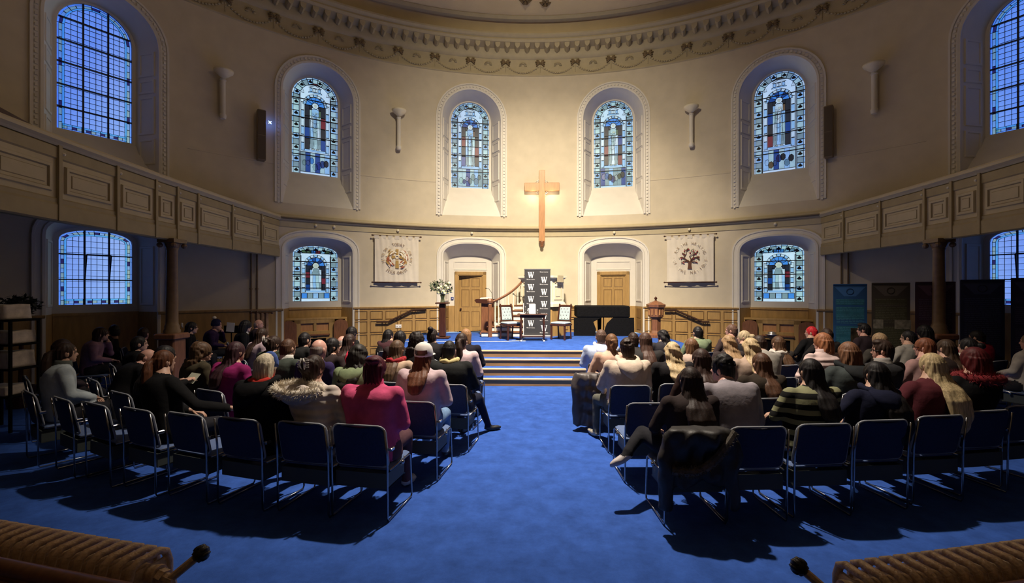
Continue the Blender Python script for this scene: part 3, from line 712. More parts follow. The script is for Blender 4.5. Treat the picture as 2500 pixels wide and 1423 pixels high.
# side handrails
for s, pts in ((-1, [(919, 785), (948, 785), (1005, 757), (1041, 754)]), (1, [(1622, 757), (1650, 757), (1715, 785), (1732, 785)])):
    w3 = []
    for px, py in pts:
        x = (px-1250)/FPX
        v = pix(px, py, Y=12); dx, dy = v.x-CAMX, v.y; ox, oy = CAMX, -YC; rr = RW-.13
        A_ = dx*dx+dy*dy; B_ = 2*(ox*dx+oy*dy); C_ = ox*ox+oy*oy-rr*rr; t = (-B_+math.sqrt(B_*B_-4*A_*C_))/2/A_
        w3.append(Vector((CAMX+dx*t, dy*t, CAMH+(v.z-CAMH)*t)))
    HR = tag(empty('handrail', loc=w3[0]), 'dark wooden handrail on the panelled wall, %s of the platform' % ('left' if s < 0 else 'right'), 'handrail')
    mb = MB(); mb.tube([p-w3[0] for p in w3], [(.03, .035)]*4, 8); obj('rail', mb, mat('dull_dark_wood', (.05, .022, .012), .7, spec=.2), HR, 'auto')
    for p in (w3[0]*.5+w3[1]*.5, w3[1]*.5+w3[2]*.5, w3[2]*.6+w3[3]*.4):
        d = Vector((p.x, p.y-YC, 0)).normalized(); mb = MB(); mb.tube([p-w3[0], p-w3[0]+Vector((0, 0, -.05))+d*.05, p-w3[0]+d*.12+Vector((0, 0, -.05))], .010, 6); obj('bracket', mb, M_iron, HR)
# ------------------------------------------------------------------ cross
CR = tag(empty('cross', loc=(0, 14.80, 3.45)), 'large pale wooden cross on the wall above the pulpit', 'cross')
M_crs = mat('cross_wood', (.48, .24, .10), .42, var=.15, vs=6, stretch=(3, 3, .6))
mb = MB(); mb.bbox(-.095, .095, -.10, .04, .14, 2.46, .012); obj('upright', mb, M_crs, CR)
for s in (-1, 1): mb = MB(); mb.bbox(min(s*.09, s*.57), max(s*.09, s*.57), -.10, .02, 1.78, 2.05, .012); obj('arm', mb, M_crs, CR)
mb = MB(); mb.lathe([(0.0, -.06), (.05, -.05), (.06, 0), (.045, .03), (.085, .08), (.095, .13), (.085, .15)], 12, 0, Matrix.Translation((0, -.03, 0))); obj('carved_foot', mb, M_mid, CR, True)
for r in (.25, .20):
    mb = MB(); mb.tube([(r*math.cos(2*PI*i/48), -.02, 1.915+r*math.sin(2*PI*i/48)) for i in range(49)], .007, 6); obj('wire_ring', mb, M_chrome, CR, True)
# ------------------------------------------------------------------ lettering
_ch = {}
def glyph(ch, size):
    if ch not in _ch:
        c = bpy.data.curves.new('t', 'FONT'); c.body = ch; c.size = 1; c.align_x = 'CENTER'; c.align_y = 'CENTER'; c.resolution_u = 3
        o = bpy.data.objects.new('t', c); C.objects.link(o); dg = bpy.context.evaluated_depsgraph_get(); me = bpy.data.meshes.new_from_object(o.evaluated_get(dg))
        _ch[ch] = ([tuple(v.co) for v in me.vertices], [tuple(p.vertices) for p in me.polygons]); bpy.data.objects.remove(o); bpy.data.curves.remove(c); bpy.data.meshes.remove(me)
    return _ch[ch]
def letters(mb, ch, x, z, size, rot=0, y=0, m=0, sx=1):
    v, f = glyph(ch, size); c, s = math.cos(rot), math.sin(rot)
    mb.add([(x+size*(sx*p[0]*c-p[1]*s), y, z+size*(sx*p[0]*s+p[1]*c)) for p in v], f, m)
# ------------------------------------------------------------------ hanging banners
M_cloth = mat('cream_banner_cloth', (.74, .68, .58), .9, var=.04, vs=6, bump=.1, bs=80)
M_gold = mat('gold_thread', (.42, .26, .07), .5); M_ink = mat('brown_thread', (.23, .14, .07), .7); M_rust = mat('rust_thread', (.36, .10, .04), .7); M_wht = mat('ivory_thread', (.90, .85, .72), .7); M_redt = mat('red_thread', (.35, .02, .03), .6); M_trunk = mat('trunk_thread', (.10, .035, .02), .7); M_leaf = mat('leaf_thread', (.09, .10, .04), .7)
def banner(phi, wd, zt, zb, label):
    B = tag(empty('wall_banner', M=bay(phi, RW-.14)), label, 'banner', 'cloth banners on the wall')
    fold = lambda x, z: .012*math.sin(x*17+1.5*math.sin(z*2+x*2))*(.4+.8*abs(zt-.35-z))+.006*math.sin(x*41+z*3)
    mb = MB(); nx, nz = 60, 24
    for j in range(nz+1):
        for i in range(nx+1): x = -wd/2+wd*i/nx; z = zb+.05+(zt-.1-zb)*j/nz; mb.v.append((x, -.02+fold(x, z), z))
    mb.f = [(j*(nx+1)+i, j*(nx+1)+i+1, (j+1)*(nx+1)+i+1, (j+1)*(nx+1)+i) for j in range(nz) for i in range(nx)]; mb.m = [0]*len(mb.f)
    obj('cloth', mb, M_cloth, B, True)
    for k in range(7):
        x = -wd/2+.055+(wd-.11)*k/6; mb = MB(); mb.add([(x-.07, -.022, zt-.1), (x+.07, -.022, zt-.1), (x+.07, -.045, zt), (x-.07, -.045, zt), (x-.07, .0, zt+.02), (x+.07, .0, zt+.02)], [(0, 1, 2, 3), (3, 2, 5, 4)]); obj('tab', mb, M_cloth, B)
    for z, nm in ((zt, 'top_rod'), (zb+.03, 'bottom_rod')):
        mb = MB(); mb.tube([(-wd/2-.06, -.03, z), (wd/2+.06, -.03, z)], .014, 8)
        for s in (-1, 1): mb.ell((s*(wd/2+.07), -.03, z), (.03, .025, .025), 8, 6)
        obj(nm, mb, M_dark, B, True)
    return B
def ringtext(B, txt, r, zc, size, a0, a1, inner, mats, flip=False):
    mb = MB(); n = len(txt)
    for i, ch in enumerate(txt):
        if ch == ' ': continue
        a = R_(a0+(a1-a0)*(i+.5)/n)
        letters(mb, ch, r*math.sin(a), zc+r*math.cos(a), size, -a+(PI if flip else 0), -.052, (i*7) % len(mats) if ch != '.' else 0, .85)
    obj('lettering', mb, mats, B)
B1 = banner(-23.4, 1.32, 3.66, 2.20, 'cream cloth banner with golden cross and flames, left of the doors'); zc = 2.98
ringtext(B1, 'TODAY', .42, zc, .125, -22, 32, 0, [M_ink]); ringtext(B1, '\u00b7FOREVER\u00b7', .42, zc, .115, 40, 128, 0, [M_ink, M_wht, M_gold])
ringtext(B1, 'JESUS CHRIST', .46, zc, .125, 222, 138, 0, [M_ink], True); ringtext(B1, '\u00b7YESTERDAY\u00b7', .42, zc, .11, -122, -30, 0, [M_wht, M_ink, M_gold])
mb = MB(); mb.prism([(-.055, -.32), (.055, -.32), (.04, -.04), (-.04, -.04)], -.056, -.05, 0, Matrix.Translation((0, 0, zc))); mb.prism([(-.03, .08), (.03, .08), (.045, .27), (-.045, .27)], -.056, -.05, 0, Matrix.Translation((0, 0, zc)))
for s in (-1, 1): mb.prism([(s*.05, .0), (s*.16, -.025), (s*.16, .085), (s*.05, .06)], -.056, -.05, 0, Matrix.Translation((0, 0, zc)))
obj('cross_emblem', mb, M_gold, B1)
mb = MB(); mb.tube([(.055*math.cos(2*PI*i/16), -.058, zc+.03+.045*math.sin(2*PI*i/16)) for i in range(17)], .012, 5); mb.box(-.04, .04, -.057, -.05, zc-.07, zc-.055); obj('cross_boss', mb, M_wht, B1)
rnd = random.Random(5); mb = MB()
for s in (-1, 1):
    for k in range(34):
        a = R_(rnd.uniform(-62, 62)); r = rnd.uniform(.17, .33); x, z = s*r*math.cos(a), r*math.sin(a); d = a*s+rnd.uniform(-.5, .5)+PI/2; L = rnd.uniform(.05, .10); h = L*.28
        mb.add([(x-L*math.cos(d), -.053-.0004*k, zc+z-L*math.sin(d)), (x+h*math.sin(d), -.053-.0004*k, zc+z-h*math.cos(d)), (x+L*math.cos(d), -.053-.0004*k, zc+z+L*math.sin(d)), (x-h*math.sin(d), -.053-.0004*k, zc+z+h*math.cos(d))], [(0, 1, 2, 3)], rnd.choice([0, 0, 1, 2, 2]))
obj('flame_emblem', mb, [M_rust, M_gold, M_wht], B1)
B2 = banner(23.1, 1.32, 3.66, 2.20, 'cream cloth banner with dark apple tree, right of the doors'); zc = 2.98
ringtext(B2, 'FOR THE', .43, zc, .115, -72, -8, 0, [M_ink, M_wht, M_ink]); ringtext(B2, 'HEALING', .43, zc, .115, 6, 76, 0, [M_ink, M_ink, M_wht]); ringtext(B2, '\u00b7OF\u00b7THE\u00b7NATIONS\u00b7', .46, zc, .115, 276, 84, 0, [M_ink, M_wht, M_ink], True)
mb = MB(); Mz = Matrix.Translation((0, -.053, zc-.02))
mb.prism([(-.065, -.33), (.065, -.33), (.045, -.2), (.05, -.1), (.03, -.07), (0, -.1), (-.03, -.06), (-.055, -.1), (-.045, -.2)], -.004, .0, 0, Mz)
br = [[(-.03, -.08), (-.12, -.02), (-.14, .04), (-.09, .12), (-.08, .2), (-.15, .26)], [(.03, -.08), (.03, .0), (-.01, .05), (.06, .1), (.10, .15), (.03, .21), (.11, .26)], [(.04, -.06), (.08, .0), (.11, .04), (.08, .08)], [(-.12, -.01), (-.2, .03), (-.25, .02)], [(.08, 0), (.16, .02), (.24, .04)], [(-.05, -.09), (-.15, -.08), (-.22, -.13)], [(.05, -.1), (.13, -.1), (.2, -.14)], [(-.11, .09), (-.2, .15)], [(.09, .1), (.2, .16)], [(-.08, .2), (-.04, .28)], [(.16, .02), (.24, -.04)]]
for b in br: mb.tube([(x*1.1, -.002, z*1.1) for x, z in b], [max(.005, .018-.003*i) for i in range(len(b))], 5, 0, Mz)
obj('tree_emblem', mb, M_trunk, B2)
mb = MB()
for x, z in ((-.03, .27), (-.15, .22), (.11, .21), (.21, .2), (.01, .16), (-.17, .12), (.17, .12), (-.24, .0), (.25, .03), (.11, -.02), (-.17, -.14), (.19, -.13)): mb.ell((x, -.056, zc-.02+z), (.024, .008, .022), 8, 5)
obj('apples', mb, M_redt, B2, True)
mb = MB()
for k in range(26):
    a = rnd.uniform(-.7, PI+.7); r = rnd.uniform(.16, .31); x, z = r*math.cos(a), .06+r*.85*math.sin(a); d = rnd.uniform(0, PI); L = .024
    mb.add([(x-L*math.cos(d), -.055, zc-.02+z-L*math.sin(d)), (x+.008*math.sin(d), -.055, zc-.02+z-.008*math.cos(d)), (x+L*math.cos(d), -.055, zc-.02+z+L*math.sin(d)), (x-.008*math.sin(d), -.055, zc-.02+z+.008*math.cos(d))], [(0, 1, 2, 3)])
obj('leaves', mb, M_leaf, B2)
# ------------------------------------------------------------------ sconces and column speakers
sb = MB(); sb.lathe([(.0, 1.0), (.06, 1.0), (.11, 1.04), (.21, 1.13), (.225, 1.18), (.21, 1.18), (.1, 1.07), (.0, 1.06)], 20, 0, Matrix.Translation((0, -.22, 0)))
stem = MB(); stem.lathe([(.0, -.02), (.06, -.02), (.075, .02), (.075, .08), (.06, .10), (.06, .94), (.075, .95), (.06, 1.0), (.03, 1.02)], 16, 0, Matrix.Translation((0, -.14, 0))); stem.box(-.05, .05, -.10, 0, .05, .95)
fin = MB(); fin.ell((0, -.14, .07), (.08, .07, .06), 12, 8)
sme = [mesh('bowl', sb, M_cream, True), mesh('stem', stem, M_white, 'auto'), mesh('finial', fin, M_cream, True)]
for i, ph in enumerate((-46.4, -23.1, 23.3, 45.3)):
    W = tag(empty('wall_sconce', M=bay(ph) @ Matrix.Translation((0, 0, 6.36))), 'white torch-shaped uplighter between the upper windows, %s of four' % ('first', 'second', 'third', 'fourth')[i], 'wall lamp', 'torch uplighters on the upper wall')
    for m, n in zip(sme, ('bowl', 'stem', 'finial')): link(n, m, W)
M_spk = mat('speaker_grille', (.10, .075, .05), .7, var=.1, vs=80)
for i, ph in enumerate((-42.0, 40.6)):
    W = tag(empty('column_speaker', M=bay(ph) @ Matrix.Translation((0, 0, 5.44))), 'tall slim brown loudspeaker on the wall %s' % ('beside the first stained window' if i == 0 else 'beside the fourth stained window'), 'speaker', 'slim wall loudspeakers')
    mb = MB(); mb.bbox(-.10, .10, -.24, -.06, 0, 1.35, .015); mb.box(-.04, .04, -.08, 0, .3, .4); mb.box(-.04, .04, -.08, 0, 1.0, 1.1); obj('cabinet', mb, mat('speaker_case', (.19, .14, .09), .5), W)
    mb = MB()
    for z0, z1 in ((.03, .655), (.675, 1.32)): mb.box(-.085, .085, -.248, -.235, z0, z1)
    obj('grille', mb, M_spk, W)
m = bpy.data.materials.new('blue_led'); m.use_nodes = True; b = m.node_tree.nodes['Principled BSDF']; b.inputs['Emission Color'].default_value = (.1, .25, 1, 1); b.inputs['Emission Strength'].default_value = 40
mb = MB(); mb.ell((.12, -.2, 0), (.022, .012, .022), 8, 6)
for a in range(4): mb.tube([(.12, -.2, 0), (.12+.05*math.cos(PI/4+a*PI/2), -.2, .05*math.sin(PI/4+a*PI/2))], [.010, .003], 4)
tag(obj('indicator_light', mb, m, None, True, M=bay(-41.9) @ Matrix.Translation((0.06, 0, 6.5))), 'bright blue indicator light next to the left wall loudspeaker', 'light')
for k, (ph, x, z) in enumerate(((-3.0, 0, 10.62), (-1.0, .25, 10.64))):      # gilded leaf bosses on the ceiling
    mb = MB()
    for a in range(6): t = a*PI/3; mb.tube([(0, 0, 0), (.10*math.cos(t), .10*math.sin(t), -.05), (.2*math.cos(t), .2*math.sin(t), .02)], [.02, .045, .01], 6)
    mb.ell((0, 0, -.05), (.05, .05, .09), 8, 6)
    tag(obj('ceiling_boss', mb, M_bowd, None, True, M=bay(ph, 10.30+.1*k) @ Matrix.Translation((x, 0, 10.79))), 'dark leafy boss hanging from the dome, %s one' % ('larger' if k == 0 else 'right-hand'), 'ceiling boss')
# ------------------------------------------------------------------ pulpit with curved stair
PC = pix(1323, 740, Y=13.95); PX, PY = PC.x, PC.y
PU = tag(empty('pulpit', loc=(PX, PY, SZ)), 'cream panelled pulpit on a wooden base behind the pull-up display', 'pulpit')
M_pulp = mat('cream_pulpit_paint', (.80, .74, .56), .5, var=.03)
n8 = 8
def octo(mb, r, z0, z1, r2=None): mb.lathe([(0, z0), (r, z0), (r2 or r, z1), (0, z1)], n8, 0, Matrix.Rotation(PI/8, 4, 'Z'))
mb = MB(); octo(mb, .70, .0, .9); obj('base', mb, M_oak, PU)
mb = MB(); octo(mb, .78, .88, .96); octo(mb, .75, .96, 1.02, .72); octo(mb, .70, 1.02, 1.70); octo(mb, .72, 1.70, 1.74, .78); octo(mb, .80, 1.74, 1.80); obj('body', mb, M_pulp, PU)
for i in range(n8):
    a = 2*PI*i/n8-PI/2; Mx = Matrix.Rotation(a+PI/2, 4, 'Z') @ Matrix.Translation((0, -.648, 0))
    mb = MB(); q = lambda ins, y: [(-.19+ins, y, 1.08+ins), (-.19+ins, y, 1.52-ins), (.19-ins, y, 1.52-ins), (.19-ins, y, 1.08+ins)]
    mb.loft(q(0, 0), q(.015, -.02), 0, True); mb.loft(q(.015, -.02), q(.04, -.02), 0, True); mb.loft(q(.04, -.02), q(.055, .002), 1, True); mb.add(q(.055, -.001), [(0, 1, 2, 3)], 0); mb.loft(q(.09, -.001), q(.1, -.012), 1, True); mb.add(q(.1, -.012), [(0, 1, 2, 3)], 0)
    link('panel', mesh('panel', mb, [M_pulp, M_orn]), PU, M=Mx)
    mb = MB()
    for k in range(5): mb.ell((-.12+.06*k, -.01, 1.60+.02*(k % 2)), (.03, .012, .025), 6, 4)
    link('carved_relief', mesh('carved_relief', mb, M_orn, True), PU, M=Mx)
mb = MB(); mb.bbox(-.13, .13, -.025, .0, 1.60, 1.815, .008, 0, Matrix.Rotation(PI/4, 4, 'Z') @ Matrix.Translation((0, -.735, 0))); obj('lectern_cloth', mb, M_orn, PU)
SA = tag(empty('pulpit_stair', loc=(PX, PY, SZ)), 'curved stair with white balusters and brown handrail up to the pulpit', 'stair')
M_riser = mat('cream_riser', (.86, .80, .66), .5)
NS = 6
path = [Vector((-1.38+.14*k+.02*k*k*.5, -.62+.055*k*k*.55, 0)) for k in range(NS+1)]
for k in range(NS):
    z0, z1 = .155*k, .155*(k+1); x0 = -1.80+.185*k
    mb = MB(); mb.bbox(x0, -.52, -.86+.09*k, -.28, z0, z1-.03, .02); obj('step', mb, M_riser, SA)
    mb = MB(); mb.bbox(x0-.03, -.5, -.89+.09*k, -.28, z1-.03, z1, .008); obj('tread', mb, M_mid, SA)
hp = []
for i in range(13):
    t = i/12; hp.append(Vector((-1.50+.92*t+.10*math.sin(PI*t), -.84+.62*t, 1.02+.66*t**1.15)))
mb = MB(); mb.tube(hp+[hp[-1]+Vector((.06, .03, .10)), hp[-1]+Vector((.05, .02, .16))], [(.03, .042)]*15, 8); obj('handrail', mb, M_mid, SA, True)
mb = MB(); mb.lathe([(.0, .0), (.062, .0), (.062, .95), (.05, .97), (.085, 1.0), (.095, 1.06), (.07, 1.12), (.0, 1.13)], 8, 0, Matrix.Translation((-1.54, -.86, 0)) @ Matrix.Rotation(PI/8, 4, 'Z')); obj('newel_post', mb, M_mid, SA)
for i in (1, 2, 3, 5, 7, 9):
    p = hp[i]; zb = .155*(int(i/2)+1); L = p.z-zb; mb = MB(); mb.lathe([(.012, zb), (.026, zb+.02), (.02, zb+.15*L), (.03, zb+.28*L), (.016, zb+.34*L), (.022, zb+.5*L), (.013, p.z-.03)], 8, 0, Matrix.Translation((p.x, p.y, 0))); obj('baluster', mb, M_pulp, SA, True)
# reading desk beside the stair
q = pix(1187, 735, Y=13.95); DK = tag(empty('reading_desk', loc=(q.x, q.y, SZ)), 'brown wooden reading desk with an open book at the stair foot', 'lectern')
mb = MB(); mb.bbox(-.14, .24, -.16, .20, 0, .98, .015); mb.bbox(-.18, .27, -.2, .24, 0, .07, .015); obj('body', mb, M_mid, DK)
mb = MB(); mb.prism([(-.28, .98), (-.34, 1.06), (-.30, 1.10), (.30, 1.10), (.30, 1.02), (.24, .95)], -.25, .25); obj('desk_top', mb, M_dark, DK)
mb = MB(); mb.tube([(.2, 0, 1.1), (.18, 0, 1.28), (.08, -.05, 1.42), (.02, -.05, 1.43)], .007, 6); mb.ell((0, -.05, 1.43), (.025, .015, .015), 8, 5); obj('gooseneck_microphone', mb, M_black, DK, True)
mb = MB(); mb.add([(-.18, -.15, 1.11), (0, -.15, 1.125), (.18, -.15, 1.115), (-.18, .15, 1.14), (0, .15, 1.15), (.18, .15, 1.14)], [(0, 1, 4, 3), (1, 2, 5, 4)]); mb.box(-.18, .18, -.15, .15, 1.1, 1.112)
tag(obj('open_book', mb, M_wht, None, loc=(q.x, q.y, SZ)), 'open white book lying on the reading desk', 'book')
# ------------------------------------------------------------------ pull-up display with W lettering
q = pix(1312, 823, z=SZ+.02); RB = tag(empty('pull_up_display', loc=(q.x, q.y, SZ), rz=R_(-1)), 'tall charcoal pull-up display with white W lettering behind the table', 'display')
bw = .37; M_ch = mat('charcoal_print', (.028, .028, .033), .6, var=.05); M_wl = mat('white_print', (.86, .86, .88), .6); M_al = mat('aluminium', (.75, .75, .75), .3, .9)
mb = MB(); mb.box(-bw, bw, -.004, .004, .08, 1.96); obj('printed_sheet', mb, M_ch, RB)
mb = MB(); mb.bbox(-bw-.03, bw+.03, -.09, .09, 0, .085, .02); obj('base_cassette', mb, M_al, RB)
mb = MB(); mb.bbox(-bw-.01, bw+.01, -.02, .02, 1.95, 1.98, .008); obj('top_rail', mb, M_al, RB)
mb = MB(); mb.tube([(0, .03, .08), (0, .03, 1.96)], .012, 6); obj('support_pole', mb, M_al, RB)
def serif_w(mb, x, z, s, y):
    th, tn = .19*s, .075*s
    def bar(x0, z0, x1, z1, w): mb.add([(x+x0*s-w/2, y, z+z0*s), (x+x0*s+w/2, y, z+z0*s), (x+x1*s+w/2, y, z+z1*s), (x+x1*s-w/2, y, z+z1*s)], [(0, 1, 2, 3)])
    bar(-.40, .5, -.20, -.5, th); bar(-.17, -.5, .02, .42, tn); bar(.0, .5, .21, -.5, th); bar(.24, -.5, .43, .5, tn)
    for xx, w_ in ((-.40, .34), (.02, .32), (.43, .24)): mb.box(x+(xx-w_/2)*s, x+(xx+w_/2)*s, y-.0004, y, z+.46*s, z+.52*s)
for col, xs, z0 in ((0, -.185, 1.80), (1, .19, 1.66)):
    for k in range(6):
        z = z0-.345*k; 
        if z < .12: continue
        mb = MB(); serif_w(mb, xs, z, .165, -.006)
        word = 'Waterstones'; s = .045
        for i, ch in enumerate(word): letters(mb, ch, xs-.105+.021*i, z-.125, s, 0, -.006, 0, .75)
        obj('lettering', mb, M_wl, RB)
mb = MB(); z = 1.93
for i, ch in enumerate('Waterstones'): letters(mb, ch, .19-.105+.021*i, 1.885, .045, 0, -.006, 0, .75)
obj('lettering', mb, M_wl, RB)
# ------------------------------------------------------------------ two buttoned chairs and the table
M_silk = mat('pale_blue_upholstery', (.34, .42, .45), .6, var=.1, vs=12, bump=.1, bs=60)
def parlour_chair(loc, rz, label):
    c = tag(empty('dining_chair', loc=loc, rz=rz), label, 'chair', 'upholstered chairs on the platform')
    for s in (-1, 1):
        mb = MB(); mb.bbox(s*.20-.022, s*.20+.022, .16, .205, 0, .44, .006); obj('leg', mb, M_dark, c)
        mb = MB(); mb.tube([(s*.19, -.26, 0), (s*.19, -.21, .42), (s*.185, -.22, .6), (s*.175, -.30, .98)], [(.022, .024)]*4, 4); obj('leg', mb, M_dark, c)
    mb = MB(); mb.bbox(-.235, .235, -.235, .215, .385, .435, .01); obj('seat_rail', mb, M_dark, c)
    mb = MB(); mb.bbox(-.225, .225, -.2, .21, .43, .49, .025); obj('seat', mb, M_silk, c, 'auto')
    mb = MB(); Mx = Matrix.Translation((0, -.222, .5)) @ Matrix.Rotation(R_(12), 4, 'X')
    mb.bbox(-.16, .16, -.03, .035, .02, .40, .02, 0, Mx); b = obj('backrest', mb, M_silk, c, 'auto')
    mb = MB()
    for s in (-.09, 0, .09):
        for k in range(4): mb.ell((s+(.04 if k % 2 else 0)-.02, .037, .07+.09*k), (.012, .010, .012), 6, 4, 0, Mx)
    obj('button', mb, M_dark, c)
    mb = MB(); mb.bbox(-.20, .20, -.03, .03, .40, .46, .012, 0, Mx); mb.bbox(-.19, .19, -.02, .025, -.02, .02, .006, 0, Mx); obj('back_rail', mb, M_dark, c)
q = pix(1247, 829, z=SZ); parlour_chair((q.x, q.y+.1, SZ), R_(212), 'dark wood chair with buttoned pale blue back, left of the small table')
q = pix(1370, 829, z=SZ); parlour_chair((q.x, q.y+.1, SZ), R_(150), 'dark wood chair with buttoned pale blue back, right of the small table')
q = pix(1300, 834, z=SZ); TX, TY = q.x, q.y+.12
TB = tag(empty('side_table', loc=(TX, TY, SZ)), 'small dark wooden table on castors between the two platform chairs', 'table')
mb = MB(); mb.bbox(-.40, .40, -.25, .25, .71, .735, .008); mb.box(-.33, .33, -.2, .2, .64, .71); obj('tabletop', mb, M_dark, TB)
for sx in (-1, 1):
    for sy in (-1, 1):
        mb = MB(); mb.lathe([(.0, .05), (.018, .05), (.02, .12), (.028, .16), (.018, .2), (.026, .3), (.02, .45), (.032, .52), (.02, .56), (.03, .65)], 10, 0, Matrix.Translation((sx*.30, sy*.18, 0))); L = obj('leg', mb, M_dark, TB, True)
        mb = MB(); mb.ell((sx*.30, sy*.18, .028), (.03, .03, .028), 8, 6); obj('castor', mb, M_wl, L, True)
mb = MB(); mb.bbox(-.3, .3, -.02, .02, .12, .15, .006); obj('stretcher', mb, M_dark, TB)
BZ = SZ+.736
BK = tag(empty('book', loc=(TX+.0, TY-.05, BZ), rz=R_(4)), 'white-covered book standing upright on the small table', 'book')
Mx = Matrix.Rotation(R_(-10), 4, 'X')
mb = MB(); mb.bbox(-.085, .085, -.015, .015, 0, .26, .003, 0, Mx); obj('cover', mb, M_wl, BK)
mb = MB()
for k, wd in enumerate((.05, .06, .045)): mb.box(-wd, wd, -.0165, -.0155, .15-.022*k, .158-.022*k, 0, Mx)
obj('title_print', mb, mat('grey_print', (.3, .3, .33), .6), BK)
gm = glass('drinking_glass', (.92, .95, .95), .12)
for k, x in enumerate((-.13, .13)):
    mb = MB(); mb.lathe([(0, 0), (.03, 0), (.036, .12), (.033, .12), (.028, .01), (0, .01)], 14)
    tag(obj('water_glass', mb, gm, None, True, loc=(TX+x, TY-.06, BZ)), 'clear water glass on the small table, %s of the white book' % ('left' if k == 0 else 'right'), 'glass', 'glasses on the small table')
mb = MB(); mb.lathe([(0, 0), (.035, 0), (.036, .10), (.012, .16), (.012, .2), (0, .2)], 14); tag(obj('water_bottle', mb, gm, None, True, loc=(TX-.19, TY+.04, BZ)), 'small clear water bottle at the left of the small table', 'bottle')
mb = MB(); mb.bbox(-.06, .06, -.05, .05, 0, .012, .003); tag(obj('note_paper', mb, M_wl, None, loc=(TX-.26, TY-.08, BZ)), 'small white paper lying on the left end of the small table', 'paper')
for k, (px, dz) in enumerate(((1278, 0), (1327, .0))):
    q = pix(px, 829, z=SZ); MI = tag(empty('microphone_stand', loc=(q.x, q.y+.5, SZ)), 'thin microphone stand %s' % ('with bent gooseneck left of the pull-up display' if k == 0 else 'standing upright before the pull-up display'), 'stand', 'microphone stands on the platform')
    mb = MB()
    top = 1.0; mb.tube([(0, 0, .02), (0, 0, top)], .010, 6); obj('pole', mb, M_wl if k == 0 else M_black, MI)
    mb = MB(); mb.lathe([(0, 0), (.11, 0), (.10, .02), (0, .03)], 16); obj('base', mb, M_black, MI)
    mb = MB()
    if k == 0: mb.tube([(0, 0, top), (-.02, 0, top+.16), (-.1, 0, top+.2), (-.22, -.03, top+.2), (-.28, -.03, top+.25)], .008, 6); mb.ell((-.29, -.03, top+.26), (.03, .018, .018), 8, 6)
    else: mb.tube([(0, 0, top), (.01, 0, top+.12)], .008, 6); mb.ell((.01, 0, top+.14), (.018, .018, .035), 8, 6)
    obj('gooseneck_microphone', mb, M_black, MI, True)
# ------------------------------------------------------------------ covered piano
q = pix(1467, 711, Y=13.85); PN = tag(empty('piano', loc=(q.x, q.y, SZ), rz=R_(-1)), 'black grand piano closed under the black cover, before the right door', 'piano')
mb = MB(); mb.bbox(-.78, .80, -.42, .42, .55, .90, .03); obj('case', mb, M_black, PN)
for x, y in ((-.66, -.3), (.66, -.3), (.0, .32)): mb = MB(); mb.tube([(x, y, .06), (x, y, .56)], [.05, .07], 8); mb.ell((x, y, .04), (.04, .04, .04), 8, 6); obj('leg', mb, M_black, PN)
mb = MB(); mb.bbox(-.12, .12, -.2, .1, .08, .12, .02); mb.tube([(-.08, 0, .1), (-.08, 0, .56)], .015); mb.tube([(.08, 0, .1), (.08, 0, .56)], .015); obj('pedal_lyre', mb, M_black, PN)
mb = MB()
prof = [(-.84, .54), (-.86, .9), (-.80, .96), (0, .955), (.74, .95), (.80, .90), (.92, .56)]
nn = 40
def pr(i):
    t = i/nn*(len(prof)-1); k = min(int(t), len(prof)-2); f = t-k; return (prof[k][0]+(prof[k+1][0]-prof[k][0])*f, prof[k][1]+(prof[k+1][1]-prof[k][1])*f)
rows_ = []
for y, dz, ins in ((-.50, .0, 0), (-.47, .0, 0), (-.40, .0, 0), (0, .01, 0), (.4, 0, 0), (.48, 0, 0)):
    rows_.append([(x, y, z+dz) for x, z in (pr(i) for i in range(nn+1))])
for a, b in zip(rows_, rows_[1:]): mb.loft(a, b)
top = rows_[0]; bot = [(x*1.01, -.53+.015*math.sin(i*1.1), .50+.035*math.sin(i*.9)+(.12 if 11 < i < 17 else 0)) for i, (x, y, z) in enumerate(top)]
mid_ = [(x, (-.515), min(z, .88)) for x, y, z in top]; mb.loft(top, mid_); mb.loft(mid_, bot)
tag(obj('piano_cover', mb, mat('black_felt_cover', (.009, .008, .011), .85, var=.3, vs=6, bump=.2, bs=20, spec=.1), None, True, M=PN.matrix_local.copy()), 'black cloth cover draped over the piano', 'cover')
mb = MB()
for s, pts in ((-1, [(-.86, .0), (-.86, .55), (-.05, .55), (-.28, .42), (-.20, .2), (-.25, .0)]), (1, [(.30, .55), (.92, .55), (.93, .0), (.0, .0), (.06, .2), (.12, .38)])): mb.prism(pts, -.40, -.37)
obj('stage_drape', mb, M_black, PN)  # two flat black sheets below the piano cover
# ------------------------------------------------------------------ wooden font, flower pedestal
q = pix(1603, 711, Y=13.1); FN = tag(empty('font', loc=(min(q.x, 3.25), q.y, SZ)), 'brown hexagonal wooden font with finialled lid, right of the piano', 'font')
hexa = lambda prof: MB().lathe(prof, 6, 0, Matrix.Rotation(PI/6, 4, 'Z'))
obj('pedestal', hexa([(0, 0), (.30, 0), (.30, .08), (.17, .12), (.14, .2), (.14, .55), (.2, .58), (.2, .62)]), M_mid, FN); obj('bowl', hexa([(.0, .6), (.22, .6), (.23, .85), (.27, .88), (.28, .95), (.25, .97), (0, .97)]), M_mid, FN)
for i in range(6):
    mb = MB(); mb.box(-.07, .07, -.205, -.195, .65, .82); obj('panel', mb, M_crs, FN, M=Matrix.Rotation(i*PI/3+PI/6*0, 4, 'Z'))
obj('lid', hexa([(.25, .96), (.15, 1.02), (.04, 1.06), (0, 1.06)]), M_mid, FN)
mb = MB(); mb.lathe([(.0, 1.04), (.045, 1.05), (.02, 1.09), (.045, 1.12), (.045, 1.14), (.015, 1.17), (0, 1.2)], 10); mb.box(-.035, .035, -.01, .01, 1.14, 1.16); obj('finial', mb, M_dark, FN)
